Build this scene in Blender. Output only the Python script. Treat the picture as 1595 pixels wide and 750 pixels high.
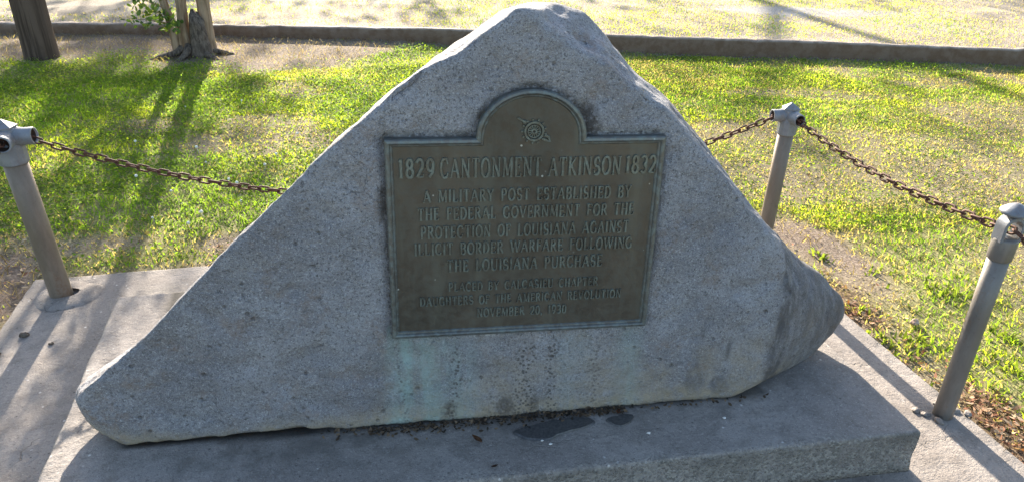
import bpy, bmesh, math, random
import numpy as np
from mathutils import Vector, Matrix, noise as mnoise
R_ = math.radians
random.seed(7)
rng = np.random.default_rng(11)
scene = bpy.context.scene
for o in list(bpy.data.objects):
    bpy.data.objects.remove(o)
COL = scene.collection

# ------------------------------------------------------------------ camera, sky, sun, exposure
cam_d = bpy.data.cameras.new('camera'); cam = bpy.data.objects.new('camera', cam_d); COL.objects.link(cam)
cam_d.sensor_width = 36.0; cam_d.lens = 26.0; cam_d.clip_start = 0.05; cam_d.clip_end = 2000
cr = Vector((0.97226504, -0.23306950, 0.01947585))
cd = Vector((-0.08879898, -0.44489901, -0.89116756))
cf = Vector((0.21636876, 0.86472162, -0.45325608))
cam.matrix_world = Matrix(((cr.x, -cd.x, -cf.x, 0), (cr.y, -cd.y, -cf.y, 0), (cr.z, -cd.z, -cf.z, 1.3), (0, 0, 0, 1)))
scene.camera = cam
SUN_EL, SUN_AZ = R_(21.5), R_(0.0)                 # the sun stands beyond the stone, along +Y
world = bpy.data.worlds.new('World'); scene.world = world; world.use_nodes = True
wn = world.node_tree
sky = wn.nodes.new('ShaderNodeTexSky'); sky.sky_type = 'NISHITA'; sky.sun_disc = False
sky.sun_elevation = SUN_EL; sky.sun_rotation = SUN_AZ; sky.air_density = 1.0; sky.dust_density = 1.5
wn.links.new(sky.outputs[0], wn.nodes['Background'].inputs[0]); wn.nodes['Background'].inputs[1].default_value = 0.10
sl = bpy.data.lights.new('sun', 'SUN'); sl.energy = 5.0; sl.angle = R_(0.5); sl.color = (1.0, 0.90, 0.76)
sun = bpy.data.objects.new('sun', sl); COL.objects.link(sun)
sun.rotation_euler = Vector((-math.sin(SUN_AZ) * math.cos(SUN_EL), -math.cos(SUN_AZ) * math.cos(SUN_EL), -math.sin(SUN_EL))).to_track_quat('-Z', 'Y').to_euler()
scene.view_settings.view_transform = 'Standard'; scene.view_settings.look = 'None'
scene.view_settings.exposure = 2.22; scene.view_settings.gamma = 1.0
scene.render.engine = 'CYCLES'
scene.cycles.max_bounces = 6

# ------------------------------------------------------------------ helpers
def tag(o, label=None, cat=None, group=None, kind=None):
    if label: o['label'] = label
    if cat: o['category'] = cat
    if group: o['group'] = group
    if kind: o['kind'] = kind
    return o

def empty(name, loc, label=None, cat=None, group=None, rz=0):
    o = bpy.data.objects.new(name, None); COL.objects.link(o); o.location = loc; o.rotation_euler = (0, 0, rz)
    o.empty_display_size = 0.1
    return tag(o, label, cat, group)

def link(name, me, mat=None, parent=None, smooth=True, loc=None):
    o = bpy.data.objects.new(name, me); COL.objects.link(o)
    if mat is not None and not me.materials: me.materials.append(mat)
    if smooth:
        me.polygons.foreach_set('use_smooth', [True] * len(me.polygons)); me.update()
    if parent: o.parent = parent
    if loc: o.location = loc
    return o

def from_bm(name, bm, mat=None, parent=None, smooth=True, loc=None):
    me = bpy.data.meshes.new(name); bmesh.ops.recalc_face_normals(bm, faces=bm.faces[:]); bm.to_mesh(me); bm.free()
    return link(name, me, mat, parent, smooth, loc)

def from_np(name, V, F, mat=None, parent=None, smooth=False, col=None):
    """V (n,3), F (m,k) all the same polygon size"""
    me = bpy.data.meshes.new(name)
    V = np.asarray(V, np.float32); F = np.asarray(F, np.int32); m, k = F.shape
    me.vertices.add(len(V)); me.vertices.foreach_set('co', V.ravel())
    me.loops.add(m * k); me.loops.foreach_set('vertex_index', F.ravel())
    me.polygons.add(m); me.polygons.foreach_set('loop_start', np.arange(0, m * k, k, dtype=np.int32))
    me.polygons.foreach_set('loop_total', np.full(m, k, np.int32))
    me.update(calc_edges=True)
    if col is not None:
        a = me.color_attributes.new('Col', 'FLOAT_COLOR', 'POINT')
        c4 = np.ones((len(V), 4), np.float32); c4[:, :3] = col; a.data.foreach_set('color', c4.ravel())
    return link(name, me, mat, parent, smooth)

def tube(bm, pts, rads, n=12, cap=True):
    pts = [Vector(p) for p in pts]; rings = []; ref = None
    for i, p in enumerate(pts):
        t = (pts[min(i + 1, len(pts) - 1)] - pts[max(i - 1, 0)]).normalized()
        if ref is None: ref = t.orthogonal().normalized()
        a = (ref - t * ref.dot(t)).normalized(); b = t.cross(a); ref = a
        r = rads[i] if hasattr(rads, '__len__') else rads
        rings.append([bm.verts.new(p + (a * math.cos(q) + b * math.sin(q)) * r) for q in [2 * math.pi * j / n for j in range(n)]])
    for A, B in zip(rings, rings[1:]):
        for j in range(n): bm.faces.new((A[j], A[(j + 1) % n], B[(j + 1) % n], B[j]))
    if cap: bm.faces.new(rings[0][::-1]); bm.faces.new(rings[-1])
    return rings

def lathe(bm, prof, n=24, off=(0, 0), seg_rot=0.0):
    rings = []
    for r, z in prof:
        rings.append([bm.verts.new((off[0] + max(r, 1e-5) * math.cos(2 * math.pi * j / n + seg_rot), off[1] + max(r, 1e-5) * math.sin(2 * math.pi * j / n + seg_rot), z)) for j in range(n)])
    for A, B in zip(rings, rings[1:]):
        for j in range(n): bm.faces.new((A[j], A[(j + 1) % n], B[(j + 1) % n], B[j]))
    bm.faces.new(rings[0][::-1]); bm.faces.new(rings[-1])

# numpy value noise (world x, y)
_perm = rng.random((256, 256))
def vnoise(x, y, s=1.0, seed=0):
    x = np.asarray(x, float) / s + 37.17 * seed + 1000; y = np.asarray(y, float) / s + 91.7 * seed + 1000
    xi = np.floor(x).astype(int); yi = np.floor(y).astype(int); fx = x - xi; fy = y - yi
    fx = fx * fx * (3 - 2 * fx); fy = fy * fy * (3 - 2 * fy)
    g = lambda a, b: _perm[a & 255, b & 255]
    return (g(xi, yi) * (1 - fx) + g(xi + 1, yi) * fx) * (1 - fy) + (g(xi, yi + 1) * (1 - fx) + g(xi + 1, yi + 1) * fx) * fy
def fbm(x, y, s=1.0, seed=0, o=4):
    v = 0; a = 0.5; t = 0
    for i in range(o):
        v = v + a * vnoise(x, y, s / 2 ** i, seed + i); t += a; a *= 0.55
    return v / t
def sstep(a, b, x):
    t = np.clip((np.asarray(x, float) - a) / (b - a), 0, 1); return t * t * (3 - 2 * t)
def blob(x, y, cx, cy, rx, ry, rot=0):
    c, s = math.cos(rot), math.sin(rot); dx, dy = x - cx, y - cy
    u = (dx * c + dy * s) / rx; v = (-dx * s + dy * c) / ry
    return np.clip(1.5 - 1.5 * (u * u + v * v), 0, 1)

# ------------------------------------------------------------------ node materials
class NT:
    def __init__(s, name):
        s.m = bpy.data.materials.new(name); s.m.use_nodes = True; s.t = s.m.node_tree; s.n = s.t.nodes; s.l = s.t.links
        s.b = s.n['Principled BSDF']; s.out = s.n['Material Output']
        s.tc = s.n.new('ShaderNodeTexCoord')
    def set(s, sock, v):
        if isinstance(v, bpy.types.NodeSocket): s.l.new(v, sock)
        elif isinstance(v, tuple) and len(v) == 3 and sock.type == 'RGBA': sock.default_value = (*v, 1)
        else: sock.default_value = v
    def noise(s, scale, detail=4, rough=0.6, vec=None, dist=0.0, key='Fac'):
        n = s.n.new('ShaderNodeTexNoise'); s.set(n.inputs['Vector'], vec or s.tc.outputs['Object'])
        n.inputs['Scale'].default_value = scale; n.inputs['Detail'].default_value = detail
        n.inputs['Roughness'].default_value = rough; n.inputs['Distortion'].default_value = dist
        return n.outputs[key]
    def voro(s, scale, vec=None, feat='F1', key='Distance', rnd=1.0):
        n = s.n.new('ShaderNodeTexVoronoi'); n.feature = feat; s.set(n.inputs['Vector'], vec or s.tc.outputs['Object'])
        n.inputs['Scale'].default_value = scale; n.inputs['Randomness'].default_value = rnd
        return n.outputs[key]
    def mapping(s, scale=(1, 1, 1), loc=(0, 0, 0), rot=(0, 0, 0)):
        n = s.n.new('ShaderNodeMapping'); s.l.new(s.tc.outputs['Object'], n.inputs[0])
        n.inputs['Scale'].default_value = scale; n.inputs['Location'].default_value = loc; n.inputs['Rotation'].default_value = rot
        return n.outputs[0]
    def ramp(s, fac, a, b, ca=0.0, cb=1.0):
        n = s.n.new('ShaderNodeMapRange'); n.clamp = True; n.interpolation_type = 'SMOOTHSTEP'
        s.set(n.inputs[0], fac); n.inputs[1].default_value = a; n.inputs[2].default_value = b
        n.inputs[3].default_value = ca; n.inputs[4].default_value = cb
        return n.outputs[0]
    def math(s, op, a, b=0.0):
        n = s.n.new('ShaderNodeMath'); n.operation = op; s.set(n.inputs[0], a); s.set(n.inputs[1], b); return n.outputs[0]
    def mix(s, fac, a, b, mode='MIX'):
        n = s.n.new('ShaderNodeMix'); n.data_type = 'RGBA'; n.blend_type = mode
        s.set(n.inputs[0], fac); s.set(n.inputs[6], a); s.set(n.inputs[7], b); return n.outputs[2]
    def attr(s, name, ch=None):
        n = s.n.new('ShaderNodeAttribute'); n.attribute_name = name
        if ch is None: return n.outputs['Color']
        q = s.n.new('ShaderNodeSeparateColor'); s.l.new(n.outputs['Color'], q.inputs[0]); return q.outputs[ch]
    def bump(s, h, dist=0.003, strength=1.0, nrm=None):
        n = s.n.new('ShaderNodeBump'); n.inputs['Strength'].default_value = strength; n.inputs['Distance'].default_value = dist
        s.set(n.inputs['Height'], h)
        if nrm: s.l.new(nrm, n.inputs['Normal'])
        return n.outputs[0]
    def fin(s, color, rough=0.8, normal=None, metal=0.0, spec=0.3):
        s.set(s.b.inputs['Base Color'], color); s.set(s.b.inputs['Roughness'], rough); s.set(s.b.inputs['Metallic'], metal)
        s.b.inputs['Specular IOR Level'].default_value = spec
        if normal: s.l.new(normal, s.b.inputs['Normal'])
        return s.m

def mat_rock():
    s = NT('weathered_granite')
    big = s.noise(3.0, 5, 0.6); med = s.noise(22, 4, 0.6); fine = s.noise(260, 3, 0.7); grain = s.noise(620, 2, 0.6)
    c = s.mix(s.ramp(big, 0.35, 0.65), (0.142, 0.141, 0.155), (0.24, 0.237, 0.252))
    c = s.mix(s.ramp(med, 0.40, 0.68, 0, 0.42), c, (0.17, 0.152, 0.138))
    c = s.mix(s.ramp(s.noise(9, 5, 0.7, s.mapping((1, 1, 1), (7, 3, 1))), 0.48, 0.66, 0, 0.45), c, (0.29, 0.29, 0.297))
    c = s.mix(s.ramp(s.noise(150, 3, 0.7), 0.5, 0.68, 0, 0.4), c, (0.38, 0.38, 0.385))
    c = s.mix(s.ramp(s.noise(150, 3, 0.75, s.mapping((1, 1, 1), (3, 1, 2))), 0.54, 0.64, 0, 0.8), c, (0.075, 0.07, 0.072))
    c = s.mix(s.ramp(grain, 0.5, 0.72, 0, 0.55), c, (0.52, 0.51, 0.50))
    c = s.mix(s.ramp(fine, 0.55, 0.66, 0, 0.75), c, (0.10, 0.098, 0.10))
    vc = s.voro(175, key='Color'); sv = s.n.new('ShaderNodeSeparateColor'); s.l.new(vc, sv.inputs[0])
    fl = s.math('MULTIPLY', s.ramp(s.voro(175), 0.36, 0.2), s.ramp(sv.outputs[0], 0.60, 0.64))
    c = s.mix(s.math('MULTIPLY', fl, 0.55), c, (0.07, 0.068, 0.07))
    fl2 = s.math('MULTIPLY', s.ramp(s.voro(175), 0.36, 0.2), s.ramp(sv.outputs[1], 0.68, 0.72))
    c = s.mix(s.math('MULTIPLY', fl2, 0.4), c, (0.50, 0.49, 0.48))
    # brown rust patches
    pat = s.math('MULTIPLY', s.ramp(s.noise(6.5, 5, 0.7), 0.48, 0.66), s.ramp(s.noise(45, 3, 0.7), 0.42, 0.62))
    c = s.mix(s.math('MULTIPLY', pat, 0.5), c, (0.20, 0.14, 0.10))
    # black lichen dots, thin everywhere
    dots = s.ramp(s.voro(70), 0.22, 0.12); sel = s.ramp(s.noise(12, 3, 0.6), 0.54, 0.66)
    c = s.mix(s.math('MULTIPLY', s.math('MULTIPLY', dots, sel), 0.8), c, (0.05, 0.05, 0.05))
    # stains, dark crease band and darker right end, carried as vertex masks
    jag = s.noise(38, 4, 0.75)
    och = s.math('MULTIPLY', s.attr('M1', 2), s.ramp(jag, 0.3, 0.6, 0.25, 1))
    c = s.mix(s.math('MULTIPLY', och, 0.8), c, (0.29, 0.24, 0.165))
    ver = s.math('MULTIPLY', s.attr('M1', 0), s.math('MULTIPLY', s.ramp(s.noise(26, 4, 0.7), 0.28, 0.58, 0.35, 1), s.ramp(s.noise(34, 3, 0.6, s.mapping((1, 1, 0.10))), 0.32, 0.6, 0.35, 1)))
    c = s.mix(s.math('MULTIPLY', ver, 0.95), c, (0.26, 0.37, 0.345))
    sd = s.ramp(s.voro(120), 0.5, 0.25)
    strk = s.math('MULTIPLY', s.attr('M2', 0), sd)
    c = s.mix(s.math('MULTIPLY', strk, 0.85), c, (0.075, 0.07, 0.065))
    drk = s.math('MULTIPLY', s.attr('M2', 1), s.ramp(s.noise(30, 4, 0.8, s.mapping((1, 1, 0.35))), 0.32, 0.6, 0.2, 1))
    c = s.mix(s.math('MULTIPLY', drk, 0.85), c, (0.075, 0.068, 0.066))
    dirt_gap = s.math('MULTIPLY', s.attr('M1', 1), s.ramp(s.noise(60, 3, 0.7), 0.3, 0.55, 0.15, 1))
    c = s.mix(s.math('MULTIPLY', dirt_gap, 0.9), c, (0.06, 0.05, 0.042))
    wht = s.math('MULTIPLY', s.attr('M2', 2), s.ramp(s.noise(70, 3, 0.7), 0.42, 0.6))
    c = s.mix(s.math('MULTIPLY', wht, 0.8), c, (0.62, 0.62, 0.6))
    # hairline cracks in a few zones
    ce = s.voro(5.0, vec=None, feat='DISTANCE_TO_EDGE')
    wob = s.n.new('ShaderNodeVectorMath'); wob.operation = 'ADD'
    nz = s.noise(14, 3, 0.6, key='Color'); sc = s.n.new('ShaderNodeVectorMath'); sc.operation = 'SCALE'; s.l.new(nz, sc.inputs[0]); sc.inputs['Scale'].default_value = 0.10
    s.l.new(s.tc.outputs['Object'], wob.inputs[0]); s.l.new(sc.outputs[0], wob.inputs[1])
    ce = s.voro(5.0, vec=wob.outputs[0], feat='DISTANCE_TO_EDGE')
    crack = s.math('MULTIPLY', s.ramp(ce, 0.009, 0.0), s.ramp(s.noise(3.1, 2), 0.63, 0.68))
    c = s.mix(s.math('MULTIPLY', crack, 0.25), c, (0.08, 0.075, 0.07))
    h = s.math('ADD', s.math('MULTIPLY', fine, 0.5), s.math('MULTIPLY', s.noise(110, 4, 0.7), 0.9))
    h = s.math('SUBTRACT', h, s.math('MULTIPLY', crack, 0.35))
    h = s.math('SUBTRACT', h, s.math('MULTIPLY', s.ramp(s.voro(130), 0.25, 0.05), 0.35))
    pit = s.math('MULTIPLY', s.ramp(s.voro(34), 0.22, 0.06), s.ramp(s.noise(11, 3, 0.6, s.mapping((1, 1, 1), (2, 2, 2))), 0.50, 0.58))
    c = s.mix(s.math('MULTIPLY', pit, 0.5), c, (0.06, 0.055, 0.055))
    h = s.math('SUBTRACT', h, pit)
    nb = s.bump(s.noise(24, 5, 0.7), 0.022, 0.7)
    return s.fin(c, 0.86, s.bump(h, 0.0042, 1.0, nb), 0, 0.25)

def mat_concrete(name, ca, cb, stain, agg=0.4, bumpd=0.004, stain_shade_col=(0.12, 0.112, 0.10), stain_shade_min=0.3, crk=0.25):
    s = NT(name)
    big = s.noise(2.2, 6, 0.65); med = s.noise(16, 5, 0.65); fine = s.noise(240, 3, 0.7)
    c = s.mix(s.ramp(big, 0.35, 0.65), ca, cb)
    c = s.mix(s.ramp(med, 0.42, 0.7, 0, 0.7), c, stain)
    c = s.mix(s.ramp(s.noise(120, 3, 0.75), 0.52, 0.7, 0, 0.5), c, tuple(q * 0.45 for q in stain))
    c = s.mix(s.ramp(s.noise(105, 3, 0.75, s.mapping((1, 1, 1), (4, 2, 0))), 0.54, 0.7, 0, 0.45), c, tuple(min(0.6, q * 1.4) for q in cb))
    c = s.mix(s.ramp(fine, 0.56, 0.7, 0, 0.55), c, (0.13, 0.12, 0.11))
    c = s.mix(s.ramp(s.noise(380, 2, 0.6), 0.6, 0.74, 0, agg), c, (0.66, 0.63, 0.58))
    dots = s.math('MULTIPLY', s.ramp(s.voro(30), 0.13, 0.07), s.ramp(s.noise(19, 2), 0.52, 0.58))
    c = s.mix(s.math('MULTIPLY', dots, 0.6), c, (0.6, 0.57, 0.53))
    dk = s.math('MULTIPLY', s.ramp(s.voro(43), 0.15, 0.09), s.ramp(s.noise(23, 2), 0.55, 0.6))
    c = s.mix(s.math('MULTIPLY', dk, 0.75), c, (0.06, 0.055, 0.05))
    # wandering hairline cracks
    wob = s.n.new('ShaderNodeVectorMath'); wob.operation = 'ADD'
    sc = s.n.new('ShaderNodeVectorMath'); sc.operation = 'SCALE'; s.l.new(s.noise(9, 3, 0.6, key='Color'), sc.inputs[0]); sc.inputs['Scale'].default_value = 0.14
    s.l.new(s.tc.outputs['Object'], wob.inputs[0]); s.l.new(sc.outputs[0], wob.inputs[1])
    ce = s.voro(2.1, vec=wob.outputs[0], feat='DISTANCE_TO_EDGE')
    crack = s.math('MULTIPLY', s.ramp(ce, 0.0045, 0.0), s.ramp(s.noise(2.6, 2), 0.52, 0.58))
    c = s.mix(s.math('MULTIPLY', crack, crk), c, (0.09, 0.08, 0.07))
    rough_side = s.attr('M1', 0)
    ag = s.voro(150, key='Color'); 
    sepc = s.n.new('ShaderNodeSeparateColor'); s.l.new(ag, sepc.inputs[0])
    pebc = s.mix(s.ramp(sepc.outputs[0], 0.2, 1.0), (0.15, 0.137, 0.12), (0.30, 0.275, 0.24))
    c = s.mix(s.math('MULTIPLY', rough_side, s.ramp(s.noise(55, 3, 0.7), 0.36, 0.6)), c, pebc)
    stain_shade = s.math('MULTIPLY', s.attr('M1', 1), s.ramp(med, 0.35, 0.65, stain_shade_min, 1))  # stains and damp; on the kerb, its shaded face painted dark
    c = s.mix(s.math('MULTIPLY', stain_shade, 0.9), c, stain_shade_col)
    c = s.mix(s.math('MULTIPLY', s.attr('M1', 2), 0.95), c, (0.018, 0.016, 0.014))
    h = s.math('ADD', s.math('MULTIPLY', fine, 0.5), s.math('MULTIPLY', s.noise(90, 4, 0.7), 0.8))
    h = s.math('SUBTRACT', h, s.math('MULTIPLY', crack, 1.3 * crk))
    h = s.math('SUBTRACT', h, s.math('MULTIPLY', s.math('MULTIPLY', rough_side, s.ramp(s.voro(150), 0.15, 0.5)), 0.8))
    nb = s.bump(med, 0.012, 0.5)
    return s.fin(c, 0.88, s.bump(h, bumpd, 0.9, nb), 0, 0.25)

def mat_bronze(name, base, patina, amt, rough=0.42):
    s = NT(name)
    n1 = s.noise(9, 5, 0.65); n2 = s.noise(70, 4, 0.7)
    st = s.noise(16, 4, 0.7, s.mapping((1, 1, 0.12)))
    c = s.mix(s.ramp(n1, 0.3, 0.7), base, tuple(q * 1.28 for q in base))
    c = s.mix(s.ramp(st, 0.48, 0.7, 0, 0.45), c, (0.125, 0.128, 0.102))
    c = s.mix(s.ramp(s.noise(5, 4, 0.65, s.mapping((1, 1, 0.6), (2, 0, 5))), 0.46, 0.66, 0, 0.55), c, tuple(q * 0.6 for q in base))
    c = s.mix(s.math('MULTIPLY', s.ramp(n2, 0.38, 0.68), amt), c, patina)
    sp = s.math('MULTIPLY', s.ramp(s.voro(34), 0.1, 0.05), s.ramp(s.noise(21, 2), 0.52, 0.6))
    c = s.mix(s.math('MULTIPLY', sp, 0.7), c, (0.48, 0.50, 0.46))
    return s.fin(c, s.ramp(n2, 0.3, 0.7, rough - 0.06, rough + 0.16), s.bump(n2, 0.0012, 0.5), 0.45, 0.4)

def mat_metal(name, a, b, bumpd=0.001, rough=0.55, metal=0.25, sc=30, stretch=(1, 1, 0.3), wear=0.0):
    s = NT(name)
    c = s.mix(s.ramp(s.noise(sc, 5, 0.7, s.mapping(stretch)), 0.35, 0.65), a, b)
    sp = s.ramp(s.noise(sc * 9, 3, 0.7), 0.6, 0.72, 0, 0.5)
    c = s.mix(sp, c, tuple(q * 0.45 for q in a))
    if wear: c = s.mix(s.math('MULTIPLY', s.math('MULTIPLY', s.ramp(s.noise(7, 4, 0.7, s.mapping((3, 3, 0.8))), 0.5, 0.66), s.ramp(s.noise(120, 3, 0.7), 0.4, 0.6)), wear), c, (0.15, 0.085, 0.05))
    return s.fin(c, rough, s.bump(s.noise(sc * 5, 4, 0.7), bumpd, 0.6), metal, 0.35)

def mat_leaf(name, transl=0.45, rough=0.5, attr='Col', col=None):
    s = NT(name)
    c = s.attr(attr) if col is None else col
    s.fin(c, rough, None, 0, 0.12)
    tr = s.n.new('ShaderNodeBsdfTranslucent'); s.set(tr.inputs[0], s.mix(1.0, c, (1.62, 1.58, 0.6), 'MULTIPLY') if col is None else c)
    mx = s.n.new('ShaderNodeMixShader'); mx.inputs[0].default_value = transl
    s.l.new(s.b.outputs[0], mx.inputs[1]); s.l.new(tr.outputs[0], mx.inputs[2]); s.l.new(mx.outputs[0], s.out.inputs[0])
    return s.m

def mat_soil():
    s = NT('bare_soil_and_thatch')
    g = s.attr('Col')
    n = s.noise(7, 6, 0.7); f = s.noise(90, 4, 0.75); f2 = s.noise(240, 3, 0.7)
    c = s.mix(s.ramp(f, 0.36, 0.66), s.mix(1.0, g, (0.62, 0.58, 0.55), 'MULTIPLY'), s.mix(1.0, g, (1.3, 1.28, 1.22), 'MULTIPLY'))
    c = s.mix(s.ramp(f2, 0.57, 0.7, 0, 0.6), c, (0.06, 0.045, 0.035))
    st = s.ramp(s.noise(130, 2, 0.5, s.mapping((1, 0.16, 1), rot=(0, 0, 0.5)), dist=1.5), 0.6, 0.72)
    st2 = s.ramp(s.noise(130, 2, 0.5, s.mapping((0.16, 1, 1), rot=(0, 0, -0.4)), dist=1.5), 0.6, 0.72)
    c = s.mix(s.math('MULTIPLY', s.math('MAXIMUM', st, st2), 0.6), c, (0.42, 0.36, 0.26))
    h = s.math('ADD', f, s.math('MULTIPLY', f2, 0.5))
    nb = s.bump(n, 0.03, 0.6)
    return s.fin(c, 0.95, s.bump(h, 0.012, 1.0, nb), 0, 0.1)

def mat_bark(name, a, b, stretch=(1, 1, 0.12), sc=30, bumpd=0.012):
    s = NT(name)
    f = s.noise(sc, 5, 0.7, s.mapping(stretch)); g = s.noise(6, 4, 0.6)
    c = s.mix(s.ramp(f, 0.35, 0.62), a, b)
    c = s.mix(s.ramp(g, 0.5, 0.7, 0, 0.5), c, tuple(0.5 * (p + q) * 0.8 for p, q in zip(a, b)))
    return s.fin(c, 0.9, s.bump(f, bumpd, 0.9), 0, 0.15)

M = dict(
    rock=mat_rock(),
    plinth=mat_concrete('plinth_concrete', (0.195, 0.172, 0.155), (0.27, 0.243, 0.22), (0.15, 0.13, 0.115)),
    slab=mat_concrete('slab_concrete', (0.195, 0.168, 0.146), (0.275, 0.24, 0.21), (0.145, 0.122, 0.105), 0.3, crk=0.6),
    kerb=mat_concrete('kerb_concrete', (0.25, 0.19, 0.145), (0.36, 0.295, 0.24), (0.13, 0.088, 0.06), stain_shade_col=(0.105, 0.062, 0.035), stain_shade_min=0.85),
    bronze=mat_bronze('aged_bronze', (0.072, 0.061, 0.047), (0.105, 0.112, 0.092), 0.25),
    frame=mat_bronze('bronze_frame', (0.092, 0.088, 0.08), (0.20, 0.26, 0.26), 0.4),
    letter=mat_bronze('bronze_lettering', (0.098, 0.099, 0.083), (0.18, 0.225, 0.20), 0.5, 0.36),
    pipe=mat_metal('weathered_pipe', (0.135, 0.105, 0.078), (0.19, 0.152, 0.118), 0.0009, 0.55, 0.15, 14, wear=0.7),
    pipe_grey=mat_metal('galvanised_pipe', (0.13, 0.118, 0.106), (0.18, 0.164, 0.148), 0.0009, 0.5, 0.3, 14, wear=0.55),
    grey=mat_metal('grey_painted_fitting', (0.14, 0.147, 0.16), (0.185, 0.193, 0.205), 0.001, 0.5, 0.15, 22, (1, 1, 1), wear=0.5),
    bore=mat_metal('dark_bore', (0.035, 0.025, 0.02), (0.075, 0.045, 0.03), 0.002, 0.9, 0.0),  # dark lining set inside the chain sockets
    rust=mat_metal('rusted_chain', (0.06, 0.026, 0.017), (0.13, 0.062, 0.04), 0.0012, 0.7, 0.25, 90, (1, 1, 1)),
    soil=mat_soil(),
    blade=mat_leaf('grass_blade', 0.66, 0.7),
    litter=mat_leaf('dry_leaf', 0.25, 0.7),
    treeleaf=mat_leaf('tree_leaf', 0.4, 0.4),
    pole=mat_bark('dark_pole_timber', (0.038, 0.026, 0.019), (0.105, 0.075, 0.057), (1, 1, 0.04), 26, 0.015),
    bark=mat_bark('smooth_tan_bark', (0.13, 0.08, 0.045), (0.30, 0.215, 0.14), (1, 1, 0.12), 22, 0.010),
    roughbark=mat_bark('rough_grey_bark', (0.055, 0.042, 0.034), (0.165, 0.13, 0.10), (1, 1, 0.3), 60, 0.02),
    farbark=mat_bark('brown_bark', (0.07, 0.055, 0.042), (0.17, 0.14, 0.11), (1, 1, 0.15), 14, 0.03),
)

# ------------------------------------------------------------------ terrain
KX = np.array([-60, -2.62, -1.45, -0.576, 0.648, 2.311, 3.607, 5.214, 60.0])
KY = np.array([24.0, 6.96, 6.73, 6.50, 6.14, 5.54, 5.14, 4.64, -13.0])
def kerb_y(x): return np.interp(x, KX, KY)
def kerb_h(x): return np.interp(x, [-3, -1, 1, 2.5], [0.68, 0.72, 0.92, 1.0])
KW = 0.085          # kerb width
def gz(x, y):
    """ground height"""
    x = np.asarray(x, float); y = np.asarray(y, float)
    d = y - kerb_y(x)
    step = sstep(0.02, 0.075, d) * 0.085 * kerb_h(x)
    z = -0.018 + 0.028 * (fbm(x, y, 1.7, 3, 3) - 0.5) + 0.014 * (vnoise(x, y, 0.22, 5) - 0.5)
    near = np.maximum(np.maximum(-1.06 - x, x - 1.58), np.maximum(y - 2.50, 0.25 - y))   # distance outside the slab
    z = z * sstep(-0.05, 0.35, near) + -0.022 * (1 - sstep(-0.05, 0.35, near))
    z = np.where(near < -0.05, -0.07, z)
    return z + step
def bare(x, y):
    """0 = thick turf, 1 = bare earth"""
    x = np.asarray(x, float); y = np.asarray(y, float); d = kerb_y(x) - y
    n = fbm(x, y, 0.55, 20, 4); n2 = fbm(x, y, 0.16, 30, 3)
    w = np.interp(x, [-4, -2.3, -1.28, -0.6, 0.0, 0.35, 0.7, 1.5, 8], [0.95, 0.9, 0.85, 1.15, 0.9, 0.45, 0.10, 0.04, 0.04])
    b = sstep(1.15, 0.72, d / w + (n - 0.5) * 0.7 + (n2 - 0.5) * 0.35) * 0.95
    def add(b, v, k=1.0): return np.maximum(b, np.clip(v + (n - 0.5) * 1.3 + (n2 - 0.5) * 0.7, 0, 1) * k * (v > 0))
    b = add(b, blob(x, y, 1.80, 2.18, 0.17, 0.52, 0.06))
    b = add(b, blob(x, y, 1.66, 1.55, 0.07, 0.75), 0.5)
    b = add(b, blob(x, y, 2.9, 2.95, 1.15, 0.75, -0.3), 0.68)
    b = add(b, blob(x, y, 2.0, 2.9, 0.5, 0.35), 0.7)
    b = add(b, blob(x, y, 3.9, 3.45, 0.9, 0.5), 0.65)
    b = add(b, blob(x, y, 2.9, 1.7, 0.8, 0.6), 0.7)
    b = add(b, blob(x, y, -1.22, 2.5, 0.24, 0.32), 1.0)
    b = add(b, blob(x, y, -0.41, 2.70, 0.20, 0.12), 0.9)
    b = add(b, blob(x, y, -0.95, 2.78, 0.28, 0.10), 0.75)
    b = add(b, blob(x, y, -0.38, 4.2, 0.30, 0.26), 0.55)
    b = add(b, blob(x, y, -1.0, 4.25, 0.22, 0.16), 0.6)
    b = add(b, blob(x, y, 1.45, 3.1, 0.35, 0.3), 0.55)
    b = add(b, blob(x, y, 2.2, 3.6, 0.45, 0.22, -0.2), 0.7); b = add(b, blob(x, y, 3.1, 4.2, 0.7, 0.16, -0.25), 0.6)
    b = np.maximum(b, sstep(0.56, 0.70, n) * 0.65)
    slab = np.maximum(np.maximum(-1.08 - x, x - 1.60), y - 2.52)
    b = np.maximum(b, sstep(0.07, 0.0, slab + (n2 - 0.5) * 0.08) * 0.85)
    far = d < -0.05
    bf = np.clip(sstep(0.36, 0.62, fbm(x, y, 1.3, 40, 4)) * 0.7 + 0.06, 0, 0.95)
    bf = np.maximum(bf, np.clip(blob(x, y, 4.5, 6.6, 1.1, 0.30, -0.3) + (n - 0.5), 0, 1) * (blob(x, y, 4.5, 6.6, 1.1, 0.30, -0.3) > 0))
    bf = np.maximum(bf, sstep(0.55, 0.12, -d + (n - 0.5) * 0.4) * 0.9)
    bf = np.maximum(bf, np.clip(blob(x, y, -2.6, 7.9, 1.2, 0.6, 0) + (n - .5), 0, 1))
    return np.where(far, bf, b)

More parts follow.
